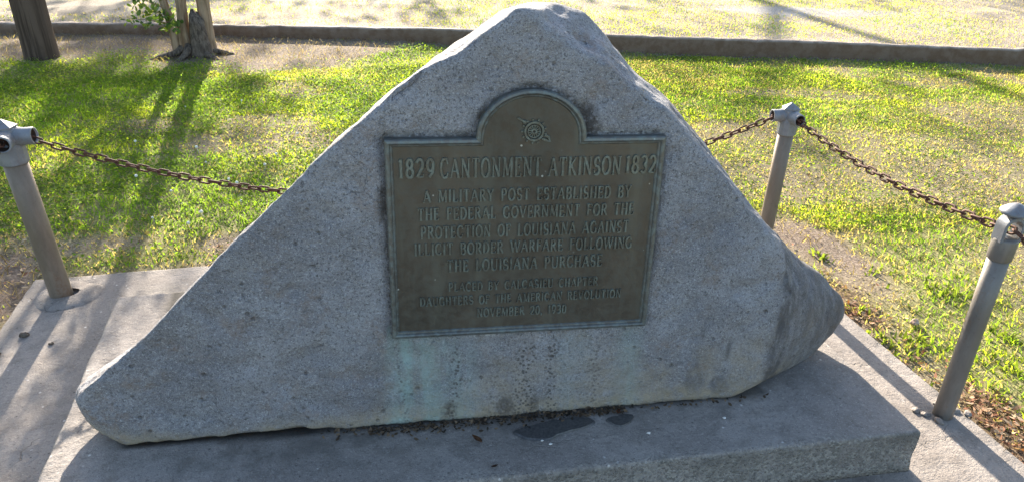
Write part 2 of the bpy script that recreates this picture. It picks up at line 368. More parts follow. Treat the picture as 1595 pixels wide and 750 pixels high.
# ground: one sheet to the horizon, fine near the stone
gx = np.concatenate([[-400, -200, -100, -50, -25, -14, -9], np.arange(-6, 8.01, 0.05), [10, 14, 25, 50, 100, 200, 400]])
gy = np.concatenate([[-400, -200, -100, -50, -20, -8, -4, -2, -1], np.arange(-0.5, 10.01, 0.05), [11, 13, 17, 25, 50, 100, 200, 400]])
X, Y = np.meshgrid(gx, gy); Z = gz(X, Y)
nx, ny = len(gx), len(gy)
idx = np.arange(nx * ny).reshape(ny, nx)
F = np.stack([idx[:-1, :-1], idx[:-1, 1:], idx[1:, 1:], idx[1:, :-1]], -1).reshape(-1, 4)
b = bare(X, Y).ravel()[:, None]; xr, yr = X.ravel(), Y.ravel()
nn = fbm(xr, yr, 0.4, 50, 4)[:, None]
soilc = np.array([0.145, 0.105, 0.082]) * (1 - nn) + np.array([0.27, 0.22, 0.183]) * nn
thatch = np.array([0.20, 0.21, 0.07]) * (1 - nn) + np.array([0.30, 0.28, 0.13]) * nn
col = thatch * (1 - b) + soilc * b
lit = np.clip(blob(xr, yr, 1.65, 1.84, 0.1, 0.2) + blob(xr, yr, 1.70, 1.12, 0.12, 0.28), 0, 1)[:, None]
col = col * (1 - 0.7 * lit) + np.array([0.15, 0.085, 0.055]) * 0.7 * lit
fr = ((yr - kerb_y(xr)) > 0.1)[:, None]
grav = np.clip(blob(xr, yr, 4.6, 6.6, 1.3, 0.34, -0.3) + (nn[:, 0] - 0.5), 0, 1)[:, None]
col = np.where(fr, np.array([0.345, 0.30, 0.245]) * (0.7 + 0.6 * nn), col)
col = col * (1 - grav * fr) + np.array([0.36, 0.35, 0.34]) * grav * fr
tag(from_np('ground', np.stack([xr, yr, Z.ravel()], -1), F, M['soil'], smooth=True, col=col), kind='structure')

# ------------------------------------------------------------------ concrete slab, kerb, plinth
def masks(me, fn):
    co = np.zeros(len(me.vertices) * 3, np.float32); me.vertices.foreach_get('co', co); co = co.reshape(-1, 3)
    nr = np.zeros(len(me.vertices) * 3, np.float32); me.vertices.foreach_get('normal', nr); nr = nr.reshape(-1, 3)
    for nm, arr in fn(co, nr).items():
        a = me.color_attributes.new(nm, 'FLOAT_COLOR', 'POINT'); c4 = np.ones((len(co), 4), np.float32); c4[:, :3] = arr
        a.data.foreach_set('color', c4.ravel())

def block(name, quad, z0, z1, mat, step=0.03, wob=0.006, bev=0.012, maskfn=None, kind=None):
    """a cast block on a quadrilateral footprint with worn, slightly wandering edges"""
    A, B, Cc, D = [np.array(q, float) for q in quad]     # front-left, front-right, back-right, back-left
    n1 = max(2, int(np.linalg.norm(B - A) / step)); n2 = max(2, int(np.linalg.norm(D - A) / step)); n3 = max(2, int((z1 - z0) / step))
    bm = bmesh.new()
    def P(s, t): return (A * (1 - s) + B * s) * (1 - t) + (D * (1 - s) + Cc * s) * t
    top = [[bm.verts.new((*P(i / n1, j / n2), z1)) for i in range(n1 + 1)] for j in range(n2 + 1)]
    for j in range(n2):
        for i in range(n1): bm.faces.new((top[j][i], top[j][i + 1], top[j + 1][i + 1], top[j + 1][i]))
    loop = [top[0][i] for i in range(n1)] + [top[j][n1] for j in range(n2)] + [top[n2][i] for i in range(n1, 0, -1)] + [top[j][0] for j in range(n2, 0, -1)]
    prev = loop
    for k in range(1, n3 + 1):
        z = z1 + (z0 - z1) * k / n3
        cur = [bm.verts.new((v.co.x, v.co.y, z)) for v in loop]
        for i in range(len(loop)):
            q = (i + 1) % len(loop); bm.faces.new((prev[i], cur[i], cur[q], prev[q]))
        prev = cur
    bm.faces.new(prev)
    bm.normal_update()
    edges = [e for e in bm.edges if len(e.link_faces) == 2 and e.calc_face_angle(0) > 1.0 and max(v.co.z for v in e.verts) > z0 + 1e-4]
    bmesh.ops.bevel(bm, geom=edges, offset=bev, segments=3, profile=0.6, affect='EDGES')
    bm.normal_update()
    for v in bm.verts:
        p = v.co
        d = mnoise.noise(p * 5.0) * wob * 0.6 + mnoise.noise(p * 19.0) * wob * 0.4
        side = 1 - abs(v.normal.z)
        v.co += v.normal * d * (0.35 + side) + v.normal * side * mnoise.noise(p * 45.0) * wob * 0.35
    o = from_bm(name, bm, mat)
    if maskfn: masks(o.data, maskfn)
    if kind: tag(o, kind=kind)
    return o

def slab_masks(co, nr):
    n = fbm(co[:, 0], co[:, 1], 0.3, 60, 4)
    edge = np.minimum(np.minimum(co[:, 0] + 1.07, 1.59 - co[:, 0]), 2.51 - co[:, 1])
    m = np.zeros((len(co), 3))
    m[:, 1] = np.clip(sstep(0.07, 0.0, edge + (n - 0.5) * 0.1) * 0.6
                      + blob(co[:, 0], co[:, 1], -0.55, 2.30, 0.22, 0.11) * 0.75
                      + blob(co[:, 0], co[:, 1], 1.37, 1.6, 0.05, 0.5) * 0.25
                      + blob(co[:, 0], co[:, 1], 1.52, 1.25, 0.09, 0.07) * 0.5, 0, 1) * (0.4 + 0.8 * n)
    m[:, 0] = np.clip(1 - nr[:, 2], 0, 1) * 0.6
    return {'M1': m}
slab = block('pavement', [(-1.075, 0.30), (1.60, 0.22), (1.575, 2.44), (-1.06, 2.525)], -0.12, 0.0, M['slab'], 0.04, 0.007, 0.012, slab_masks, 'structure')

def plinth_masks(co, nr):
    n = fbm(co[:, 0], co[:, 1] + co[:, 2], 0.2, 70, 4)
    m = np.zeros((len(co), 3))
    side = sstep(0.8, 0.3, nr[:, 2])
    frontd = co[:, 1] - (1.16 - 0.067 * (co[:, 0] - 0.22))
    m[:, 0] = np.clip(side * (0.55 + 0.6 * n) + sstep(0.035, 0.0, frontd + (n - 0.5) * 0.05) * 0.6 * (co[:, 0] > -0.1), 0, 1)
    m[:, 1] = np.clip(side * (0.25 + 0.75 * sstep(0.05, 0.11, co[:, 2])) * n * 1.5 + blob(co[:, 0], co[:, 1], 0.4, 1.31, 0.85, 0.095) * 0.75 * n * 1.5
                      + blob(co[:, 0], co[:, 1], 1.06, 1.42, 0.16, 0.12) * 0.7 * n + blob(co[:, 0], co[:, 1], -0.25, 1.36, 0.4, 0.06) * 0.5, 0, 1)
    under = sstep(-0.0035, 0.006, co[:, 1] - (1.37265 - 0.08866 * co[:, 0]) + (n - 0.5) * 0.006) * (nr[:, 2] > 0.5)  # gap shadow and crevice dirt painted dark on the plinth under the stone
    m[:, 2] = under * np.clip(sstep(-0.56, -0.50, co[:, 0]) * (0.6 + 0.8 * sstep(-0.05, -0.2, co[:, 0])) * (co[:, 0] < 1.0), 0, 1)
    return {'M1': m}
PL = [(-0.683, 1.222), (1.288, 1.086), (1.286, 2.06), (-0.687, 2.128)]
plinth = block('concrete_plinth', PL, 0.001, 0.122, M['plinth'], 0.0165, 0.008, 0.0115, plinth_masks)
tag(plinth, 'low grey concrete base block with rough front face, directly under the granite stone', 'plinth')

# kerb along the far side of the lawn
bm = bmesh.new()
xs = np.arange(-9, 12.01, 0.07); rows = []
prof = [(0.0, -0.06), (0.004, 0.03), (0.008, 0.092), (0.02, 0.106), (0.05, 0.109), (KW - 0.015, 0.106), (KW - 0.002, 0.095), (KW, 0.02)]
for x in xs:
    y = float(kerb_y(x)); hh = 0.012 * math.sin(x * 0.6) * 0.3
    sl_ = (float(kerb_y(x + 0.01)) - float(kerb_y(x - 0.01))) / 0.02; nl = math.hypot(1, sl_); nx_, ny_ = -sl_ / nl, 1 / nl
    row = []
    for (d, z) in prof:
        p = Vector((x + nx_ * d, y + ny_ * d, (z * float(kerb_h(x)) if z > 0 else z) + hh))
        q = mnoise.noise(p * 4) * 0.009 + mnoise.noise(p * 17) * 0.007 - (0.010 if abs((x + 100.3) % 1.9 - 0.95) < 0.04 else 0)
        row.append(bm.verts.new((p.x, p.y + q, p.z + q * 0.7)))
    rows.append(row)
for A, B in zip(rows, rows[1:]):
    for j in range(len(prof) - 1): bm.faces.new((A[j], B[j], B[j + 1], A[j + 1]))
kerb = from_bm('kerb', bm, M['kerb'])
def kerb_masks(co, nr):
    n = fbm(co[:, 0], co[:, 2] * 3, 0.4, 80, 4); m = np.zeros((len(co), 3)); side = sstep(0.75, 0.3, nr[:, 2])
    m[:, 0] = side * 0.15; m[:, 1] = np.clip(side * (0.95 + 0.3 * n), 0, 1); return {'M1': m}  # sides darkened as the kerb's shaded face, top left pale
masks(kerb.data, kerb_masks); tag(kerb, kind='structure')

# ------------------------------------------------------------------ the memorial stone
KK, Y0, TILT = -0.08866, 1.37265, 0.061
def fy(x, z): return Y0 + KK * x + TILT * (z - 0.122)
U = Vector((1, KK, 0)).normalized(); Vv = Vector((0, TILT, 1)).normalized(); Nn = Vv.cross(U).normalized() # Nn: into the stone?
if Nn.y < 0: Nn = -Nn
O = Vector((0.079, 1.381, 0.369))
front = [(-0.518, .130), (-0.570, .190), (-0.600, .268), (-.443, .398), (-.282, .556), (-.072, .750), (.092, .892), (.156, .942), (.258, .990), (.303, 1.022), (.352, 1.058),
         (.385, 1.050), (.420, 1.008), (.460, .982), (.520, .964), (.575, .922), (.66, .86), (.757, .757), (.89, .62), (.99, .50), (1.0, .43), (1.012, .36), (1.005, .264), (.965, .165), (.885, .122),
         (.7, .122), (.4, .122), (.1, .122), (-.06, .126), (-.14, .134), (-.25, .128), (-.36, .133)]
mid = [(-.600, 1.50, .130), (-.632, 1.52, .168), (-.650, 1.57, .200), (-.45, 1.566, .334), (-.30, 1.562, .486), (-.069, 1.554, .697), (.105, 1.558, .859), (.20, 1.555, .925), (.285, 1.55, .985), (.352, 1.547, 1.034), (.41, 1.543, 1.052),
       (.462, 1.537, 1.049), (.522, 1.532, 1.028), (.575, 1.524, .982), (.612, 1.519, .940), (.67, 1.51, .887), (.746, 1.50, .827), (.851, 1.483, .711), (1.020, 1.457, .524), (1.112, 1.45, .432), (1.222, 1.445, .356), (1.305, 1.44, .282), (1.322, 1.44, .212), (1.275, 1.435, .150), (1.185, 1.405, .122),
       (.7, 1.45, .122), (.4, 1.48, .122), (.1, 1.5, .122), (-.06, 1.52, .126), (-.14, 1.52, .134), (-.25, 1.52, .128), (-.36, 1.53, .133)]
back = []
for i, (x, y, z) in enumerate(mid):
    xx = 0.36 + (x - 0.36) * (0.86 if x < 0.36 else 0.84); zz = 0.122 + (z - 0.122) * 0.88 if z > 0.14 else z
    back.append((xx, 1.80 + 0.02 * math.sin(i * 1.7), zz))
bm = bmesh.new()
ring0 = [bm.verts.new((x, fy(x, z), z)) for x, z in front]
ring1 = [bm.verts.new(p) for p in mid]
ring2 = [bm.verts.new(p) for p in back]
for A, B in ((ring0, ring1), (ring1, ring2)):
    for i in range(len(A)):
        j = (i + 1) % len(A); bm.faces.new((A[i], A[j], B[j], B[i]))
f1 = bm.faces.new(ring0[::-1]); f2 = bm.faces.new(ring2)
bmesh.ops.triangulate(bm, faces=bm.faces[:])
bmesh.ops.recalc_face_normals(bm, faces=bm.faces[:])
me = bpy.data.meshes.new('tmp'); bm.to_mesh(me); bm.free()
tmp = bpy.data.objects.new('tmp', me); COL.objects.link(tmp)
md = tmp.modifiers.new('r', 'REMESH'); md.mode = 'VOXEL'; md.voxel_size = 0.0085
md = tmp.modifiers.new('s', 'SMOOTH'); md.iterations = 4; md.factor = 0.5
dg = bpy.context.evaluated_depsgraph_get()
rock_me = bpy.data.meshes.new_from_object(tmp.evaluated_get(dg)); rock_me.name = 'memorial_boulder'
bpy.data.objects.remove(tmp)
# plaque outline in plaque coordinates (u right, v up)
PW, PH, AC, AR, AH = 0.574, 0.446, 0.293, 0.112, 0.098
arch = [(AC + AR * math.cos(a), PH + AH * math.sin(a)) for a in [math.pi * k / 28 for k in range(29)]]
OUT = [(0, 0), (PW, 0), (PW, PH)] + arch + [(0, PH)]
ROLL = -0.019
def uv_of(co):
    d = co - np.array(O); u = d @ np.array(U); v = d @ np.array(Vv); w = d @ np.array(Nn)
    c, s = math.cos(ROLL), math.sin(ROLL)
    return u * c + v * s, -u * s + v * c, w
def sdf(u, v):
    P = np.array(OUT); best = np.full(len(u), 9.0); inside = np.zeros(len(u), bool)
    for (ax, ay), (bx, by) in zip(P, np.roll(P, -1, 0)):
        ex, ey = bx - ax, by - ay; L2 = ex * ex + ey * ey
        t = np.clip(((u - ax) * ex + (v - ay) * ey) / max(L2, 1e-12), 0, 1)
        best = np.minimum(best, np.hypot(u - ax - t * ex, v - ay - t * ey))
        cond = ((ay > v) != (by > v)); xi = (bx - ax) * (v - ay) / (by - ay if abs(by - ay) > 1e-9 else 1e-9) + ax
        inside ^= cond & (u < xi)
    return np.where(inside, -best, best)
ne = len(rock_me.edges); ed = np.zeros(ne * 2, np.int32); rock_me.edges.foreach_get('vertices', ed); ed = ed.reshape(-1, 2)
nv = len(rock_me.vertices); co = np.zeros(nv * 3, np.float32); rock_me.vertices.foreach_get('co', co); co = co.reshape(-1, 3).astype(float)
deg = np.bincount(ed.ravel(), minlength=nv)[:, None]
lw = np.clip(sstep(0.93, 1.08, co[:, 0]) * 0.6 + sstep(-0.57, -0.63, co[:, 0]) * 0.35, 0, 1)[:, None] * sstep(0.13, 0.16, co[:, 2])[:, None]
for _ in range(55):                                  # water-worn ends: round them off
    acc_ = np.zeros_like(co); np.add.at(acc_, ed[:, 0], co[ed[:, 1]]); np.add.at(acc_, ed[:, 1], co[ed[:, 0]])
    co += (acc_ / deg - co) * lw
rock_me.vertices.foreach_set('co', co.astype(np.float32).ravel()); rock_me.update()
co = np.zeros(nv * 3, np.float32); rock_me.vertices.foreach_get('co', co); co = co.reshape(-1, 3).astype(float)
nr = np.zeros(nv * 3, np.float32); rock_me.vertices.foreach_get('normal', nr); nr = nr.reshape(-1, 3).astype(float)
u, v, w = uv_of(co); sd = sdf(u, v); onfront = (w < 0.05) & (np.abs(w) < 0.08)
wt = np.where(onfront, sstep(0.0, 0.12, sd) * 0.85 + 0.05, 0.8)
base_w = sstep(0.125, 0.17, co[:, 2])
disp = np.array([mnoise.noise(Vector(p) * 3.2) * 0.010 + mnoise.noise(Vector(p) * 8.5 + Vector((5, 2, 1))) * 0.005
                 + mnoise.noise(Vector(p) * 24.0) * 0.0034 + mnoise.noise(Vector(p) * 60.0) * 0.0016 for p in co])
ridge = np.array([1 - abs(mnoise.noise(Vector((p[0] * 3 + 4, p[1] * 9, p[2] * 9)))) * 2.2 for p in co])
disp = disp * wt - np.clip(ridge, 0, 1) ** 6 * 0.004 * wt * (~onfront)
# chiselled seat around the plate: a shallow step that the frame sits in
edge_ = np.clip(1.35 - 2.2 * np.abs(-(nr @ np.array(Nn)) - 0.62), 0, 1) * (np.abs(w) < 0.09)
chip_ = np.array([max(0.0, mnoise.noise(Vector(p) * 17.0 + Vector((3, 8, 2))) - 0.05) for p in co])
disp -= edge_ * chip_ * 0.034 * (co[:, 0] < 1.0)
dent_ = np.array([mnoise.noise(Vector((p[0] * 6, 0.0, p[2] * 6))) for p in co])
disp += np.where(onfront, dent_ * 0.008 * sstep(0.03, 0.15, sd), 0)
disp -= np.where(onfront, np.exp(-((sd - 0.004) / 0.007) ** 2) * 0.006, 0)
co2 = co + nr * (disp * (0.25 + 0.75 * base_w))[:, None]
gap = 0.020 * np.clip(np.sin((co2[:, 0] + 0.53) / 0.41 * math.pi), 0, 1) ** 0.6 * (0.55 + 0.45 * np.sin(co2[:, 0] * 23 + 1)) * (co2[:, 0] > -0.53) * (co2[:, 0] < -0.12)
co2[:, 2] = np.maximum(co2[:, 2], 0.1235 + gap)
rock_me.vertices.foreach_set('co', co2.astype(np.float32).ravel()); rock_me.update()
def rock_masks(c, n):
    u, v, w = uv_of(c); sd_ = sdf(u, v); x, z = c[:, 0], c[:, 2]; fr_ = sstep(0.12, 0.03, w)
    nA = fbm(x, z, 0.12, 90, 4); nB = fbm(x, z, 0.035, 95, 3)
    m1 = np.zeros((len(c), 3)); m2 = np.zeros((len(c), 3))
    stre = lambda cx, wd: np.exp(-((u - cx) / wd) ** 2) * 1.25
    below = sstep(0.004, -0.03, v) * (v < 0.01)
    m1[:, 0] = np.clip((stre(0.02, 0.035) * 0.5 + stre(0.08, 0.05) * 0.42 + stre(0.16, 0.035) * 0.22 + stre(0.4, 0.05) * 0.12 + stre(0.55, 0.03) * 0.25) * below
                       + stre(0.02, 0.06) * sstep(0.15, 0.125, z) * 1.1 + (sd_ > 0) * sstep(0.016, 0.0, sd_) * (v < 0.02) * (u < 0.3) * 0.8
                       + (sd_ > 0) * sstep(0.012, 0.0, sd_) * (v < 0.05) * (u > 0.5) * 0.8, 0, 1) * fr_ * (0.6 + 0.8 * nA)
    ring = (sd_ > -0.004) * sstep(0.012, 0.002, sd_ + (nB - 0.5) * 0.014)  # dark recess gap and dirt drawn round the plaque outline
    m1[:, 1] = np.clip(ring * (np.where(v > 0.05, 1.0, 0.45)) + blob(u, v, 0.415, 0.478, 0.022, 0.05, 0.35) * 0.9 + blob(u, v, -0.012, 0.31, 0.012, 0.05) * 0.8
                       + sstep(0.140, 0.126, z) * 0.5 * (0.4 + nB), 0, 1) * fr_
    m1[:, 2] = np.clip(sstep(0.185, 0.135, z + (nA - 0.5) * 0.06) * 0.95 + sstep(0.40, 0.2, z) * sstep(0.30, 0.56, nA) * 0.6 * sstep(-0.1, 0.1, u), 0, 1) * fr_
    low = sstep(0.005, -0.05, v + 0.02)
    cols_ = sum(np.exp(-((u - cx + (nA - 0.5) * 0.04) / wd) ** 2) * a for cx, wd, a in ((0.135, 0.012, 0.7), (0.012, 0.006, 0.5), (0.30, 0.022, 0.85), (0.36, 0.011, 0.9), (0.47, 0.02, 0.4), (0.235, 0.02, 0.3)))
    m2[:, 0] = np.clip(cols_ * low * 1.9, 0, 1) * fr_
    feet = sum(blob(u, z, cx, 0.155, wd, 0.028) for cx, wd in ((0.125, 0.02), (0.255, 0.026), (0.325, 0.014)))
    m1[:, 1] = np.maximum(m1[:, 1], feet * 0.8 * fr_)
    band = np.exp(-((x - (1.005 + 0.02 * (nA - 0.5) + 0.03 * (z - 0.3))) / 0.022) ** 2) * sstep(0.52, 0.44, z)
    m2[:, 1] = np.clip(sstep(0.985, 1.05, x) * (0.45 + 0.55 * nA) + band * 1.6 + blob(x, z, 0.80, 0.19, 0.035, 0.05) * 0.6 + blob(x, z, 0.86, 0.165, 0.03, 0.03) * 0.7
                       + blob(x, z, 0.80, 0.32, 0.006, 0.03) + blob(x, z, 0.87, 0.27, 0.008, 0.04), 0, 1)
    m2[:, 2] = np.clip((sd_ > 0) * sstep(0.02, 0.004, sd_) * (v < 0.0) * np.exp(-((u - 0.2) / 0.06) ** 2)
                       + (sd_ > 0) * sstep(0.011, 0.0, sd_) * (v > 0.42) * ((u < 0.16) | (u > 0.43)) * 0.6, 0, 1)
    return {'M1': m1, 'M2': m2}
boulder = link('memorial_boulder', rock_me, M['rock']); masks(rock_me, rock_masks)
tag(boulder, 'large grey triangular granite boulder carrying an inscribed bronze tablet', 'memorial stone')

# ---- bronze plaque (local axes: X right, Z up, -Y towards the viewer)
rot = Matrix((( U.x, Nn.x, Vv.x), (U.y, Nn.y, Vv.y), (U.z, Nn.z, Vv.z))).to_4x4()
PM = Matrix.Translation(O) @ rot @ Matrix.Rotation(-ROLL, 4, 'Y')
bm = bmesh.new()
fv = [bm.verts.new((a, -0.009, c)) for a, c in OUT]; bv = [bm.verts.new((a, 0.03, c)) for a, c in OUT]
bm.faces.new(fv[:4] + fv[31:]); bm.faces.new(fv[3:32])
for i in range(len(OUT)):
    j = (i + 1) % len(OUT); bm.faces.new((fv[i], fv[j], bv[j], bv[i]))
plaque = from_bm('bronze_plaque', bm, M['bronze'], boulder, smooth=False); plaque.matrix_local = PM
def offset_poly(P, d):
    P = [Vector(p) for p in P]; out = []; n = len(P)
    for i in range(n):
        a, b_, c = P[i - 1], P[i], P[(i + 1) % n]; e1 = (b_ - a).normalized(); e2 = (c - b_).normalized()
        n1 = Vector((-e1.y, e1.x)); n2 = Vector((-e2.y, e2.x)); m = (n1 + n2); m = m.normalized() / max(0.35, m.normalized().dot(n1)); out.append(b_ + m * d)
    return out
prof = [(-0.001, 0.02), (-0.001, -0.0135), (0.0015, -0.0165), (0.006, -0.0175), (0.0085, -0.016), (0.0105, -0.0125), (0.013, -0.0122), (0.0145, -0.0105), (0.0155, -0.0085)]
bm = bmesh.new(); rows = [[bm.verts.new((p.x, y, p.y)) for p in offset_poly(OUT, d)] for d, y in prof]
for A, B in zip(rows, rows[1:]):
    for i in range(len(A)):
        j = (i + 1) % len(A); bm.faces.new((A[i], A[j], B[j], B[i]))
from_bm('plaque_frame', bm, M['frame'], plaque, smooth=False)

# ---- raised serif lettering, drawn as strokes
def arc(cx, cy, rx, ry, a0, a1, n=9):
    return [(cx + rx * math.cos(R_(a0 + (a1 - a0) * i / n)), cy + ry * math.sin(R_(a0 + (a1 - a0) * i / n))) for i in range(n + 1)]
G = {   # glyph: (advance width, thick strokes, thin strokes, serif positions (x, y, half width))
 'A': (.66, [[(.33, 1), (.60, 0)]], [[(.33, 1), (.06, 0)], [(.15, .34), (.49, .34)]], [(.06, 0, .09), (.60, 0, .10)]),
 'B': (.56, [[(.12, 0), (.12, 1)], arc(.26, .26, .22, .26, 80, -90), arc(.26, .76, .19, .24, 90, -80)], [[(.12, 1), (.28, 1)], [(.12, .52), (.3, .52)], [(.12, 0), (.28, 0)]], [(.10, 0, .08), (.10, 1, .08)]),
 'C': (.62, [arc(.34, .5, .28, .5, 60, 300, 14)], [[(.48, .93), (.53, .72)], [(.48, .07), (.54, .26)]], []),
 'D': (.62, [[(.12, 0), (.12, 1)], arc(.22, .5, .33, .5, 88, -88, 12)], [[(.12, 1), (.24, 1)], [(.12, 0), (.24, 0)]], [(.10, 0, .08), (.10, 1, .08)]),
 'E': (.52, [[(.12, 0), (.12, 1)]], [[(.12, 1), (.45, 1), (.46, .82)], [(.12, .52), (.36, .52)], [(.36, .60), (.36, .44)], [(.12, 0), (.45, 0), (.48, .2)]], [(.10, 0, .08), (.10, 1, .08)]),
 'F': (.50, [[(.12, 0), (.12, 1)]], [[(.12, 1), (.45, 1), (.46, .82)], [(.12, .52), (.36, .52)], [(.36, .60), (.36, .44)]], [(.12, 0, .11), (.10, 1, .08)]),
 'G': (.66, [arc(.34, .5, .28, .5, 60, 310, 14), [(.55, .04), (.55, .42)]], [[(.48, .93), (.54, .72)]], [(.55, .43, .09)]),
 'H': (.64, [[(.12, 0), (.12, 1)], [(.52, 0), (.52, 1)]], [[(.12, .52), (.52, .52)]], [(.12, 0, .10), (.12, 1, .10), (.52, 0, .10), (.52, 1, .10)]),
 'I': (.26, [[(.13, 0), (.13, 1)]], [], [(.13, 0, .10), (.13, 1, .10)]),
 'K': (.62, [[(.12, 0), (.12, 1)], [(.22, .56), (.54, 0)]], [[(.12, .42), (.52, 1)]], [(.12, 0, .10), (.12, 1, .10), (.54, 0, .09), (.50, 1, .09)]),
 'L': (.50, [[(.12, 0), (.12, 1)]], [[(.12, 0), (.45, 0), (.47, .22)]], [(.12, 1, .10), (.10, 0, .08)]),
 'M': (.80, [[(.16, 1), (.40, .08)], [(.68, 0), (.66, 1)]], [[(.40, .08), (.65, 1)], [(.12, 0), (.15, 1)]], [(.11, 0, .09), (.13, 1, .09), (.68, 0, .10), (.68, 1, .09)]),
 'N': (.68, [[(.12, 1), (.56, 0)]], [[(.12, 0), (.12, 1)], [(.56, 0), (.56, 1)]], [(.12, 0, .10), (.09, 1, .09), (.56, 1, .10)]),
 'O': (.66, [arc(.33, .5, .27, .5, 0, 360, 20)], [], []),
 'P': (.54, [[(.12, 0), (.12, 1)], arc(.25, .74, .21, .26, 90, -90)], [[(.12, 1), (.26, 1)], [(.12, .48), (.26, .48)]], [(.12, 0, .10), (.10, 1, .08)]),
 'R': (.60, [[(.12, 0), (.12, 1)], arc(.25, .75, .20, .25, 90, -90), [(.30, .48), (.54, 0)]], [[(.12, 1), (.26, 1)], [(.12, .50), (.28, .50)]], [(.12, 0, .10), (.10, 1, .08), (.55, 0, .06)]),
 'S': (.52, [arc(.26, .74, .17, .26, 50, 270, 9) + arc(.26, .25, .19, .25, 90, -130, 9)[1:]], [[(.38, .93), (.42, .74)], [(.12, .08), (.07, .28)]], []),
 'T': (.58, [[(.29, 0), (.29, 1)]], [[(.06, .80), (.07, 1), (.51, 1), (.52, .80)]], [(.29, 0, .11)]),
 'U': (.66, [[(.12, 1), (.12, .3)] + arc(.33, .28, .21, .28, 180, 270, 6)], [arc(.33, .28, .21, .28, 270, 360, 6) + [(.54, 1)]], [(.12, 1, .10), (.54, 1, .09)]),
 'V': (.64, [[(.06, 1), (.32, 0)]], [[(.32, 0), (.58, 1)]], [(.07, 1, .10), (.57, 1, .09)]),
 'W': (.92, [[(.06, 1), (.27, 0)], [(.45, .95), (.66, 0)]], [[(.27, 0), (.45, .95)], [(.66, 0), (.86, 1)]], [(.07, 1, .10), (.45, 1, .08), (.85, 1, .09)]),
 'Y': (.60, [[(.06, 1), (.30, .46), (.30, 0)]], [[(.30, .46), (.54, 1)]], [(.07, 1, .10), (.53, 1, .09), (.30, 0, .11)]),
 '0': (.54, [arc(.27, .5, .20, .5, 0, 360, 18)], [], []),
 '1': (.36, [[(.19, 0), (.19, 1)]], [[(.19, 1), (.07, .86)]], [(.19, 0, .11)]),
 '2': (.54, [arc(.26, .72, .19, .28, 165, -40, 10) + [(.08, 0)]], [[(.08, 0.02), (.46, .02), (.49, .2)]], []),
 '3': (.52, [arc(.25, .75, .17, .25, 150, -90, 9), arc(.25, .26, .19, .26, 90, -150, 9)], [], []),
 '8': (.54, [arc(.27, .76, .16, .24, 0, 360, 14), arc(.27, .27, .20, .27, 0, 360, 14)], [], []),
 '9': (.54, [arc(.27, .68, .19, .32, 0, 360, 14), [(.46, .70), (.42, .30), (.20, .0)]], [], []),
 ',': (.22, [[(.11, .10), (.11, .02), (.05, -.14)]], [], []),
 ' ': (.46, [], [], []),
}
def stroke(bm, pts, w, h, base):
    pts = [Vector(p) for p in pts]; closed = (pts[0] - pts[-1]).length < 1e-6
    if closed: pts = pts[:-1]
    n = len(pts); rows = []
    for i, p in enumerate(pts):
        if closed: a, c = pts[i - 1], pts[(i + 1) % n]
        else: a, c = pts[max(i - 1, 0)], pts[min(i + 1, n - 1)]
        t = (c - a).normalized(); m = Vector((-t.y, t.x)); hw = w / 2
        rows.append([bm.verts.new((p.x + m.x * q, base - hh, p.y + m.y * q)) for q, hh in ((-hw * 1.25, -0.001), (-hw * 0.75, h), (hw * 0.75, h), (hw * 1.25, -0.001))])
    pairs = list(zip(rows, rows[1:])) + ([(rows[-1], rows[0])] if closed else [])
    for A, B in pairs:
        for j in range(3): bm.faces.new((A[j], B[j], B[j + 1], A[j + 1]))
    if not closed: bm.faces.new(rows[0]); bm.faces.new(rows[-1][::-1])
def text_line(chunks, label):
    """chunks: (text, u0, u1, v_base, cap_height)"""
    bm = bmesh.new(); hj = 0
    for txt, u0, u1, vb, ch in chunks:
        adv = [G[c][0] + 0.10 for c in txt]; tot = sum(adv) - 0.10; sx = (u1 - u0) / tot; x = u0
        tk = min(0.19 * ch, 0.21 * sx); tn = tk * 0.55
        for c, a in zip(txt, adv):
            wv = random.uniform(-0.012, 0.012) * ch
            T = lambda p: (x + p[0] * sx, vb + wv + p[1] * ch)
            for lst, ww in ((G[c][1], tk), (G[c][2], tn)):
                for s_ in lst:
                    hj += 1; stroke(bm, [T(p) for p in s_], ww, 0.0034 + 0.00013 * (hj % 7), -0.009)
            for (sx_, sy_, hw) in G[c][3]:
                hj += 1; stroke(bm, [T((sx_ - hw, sy_)), T((sx_ + hw, sy_))], tn * 0.9, 0.0029 + 0.00011 * (hj % 7), -0.009)
            x += a * sx
    o = from_bm('inscription', bm, M['letter'], plaque, smooth=False); return o
D_ = lambda vb, u: vb
text_line([('1829', .024, .097, .368, .038), ('CANTONMENT', .108, .315, .366, .040), ('ATKINSON', .330, .484, .366, .038), ('1832', .493, .560, .368, .037)], '')
text_line([('A MILITARY POST ESTABLISHED BY', .073, .511, .314, .0255)], '')
text_line([('THE FEDERAL GOVERNMENT FOR THE', .061, .521, .275, .0255)], '')
text_line([('PROTECTION OF LOUISIANA AGAINST', .066, .513, .234, .0265)], '')
text_line([('ILLICIT BORDER WARFARE FOLLOWING', .052, .524, .1965, .0258)], '')
text_line([('THE LOUISIANA PURCHASE', .120, .460, .156, .0262)], '')
text_line([('PLACED BY CALCASIEU CHAPTER', .123, .454, .109, .0195)], '')
text_line([('DAUGHTERS OF THE AMERICAN REVOLUTION', .061, .510, .076, .0198)], '')
text_line([('NOVEMBER 20, 1930', .185, .386, .043, .0205)], '')
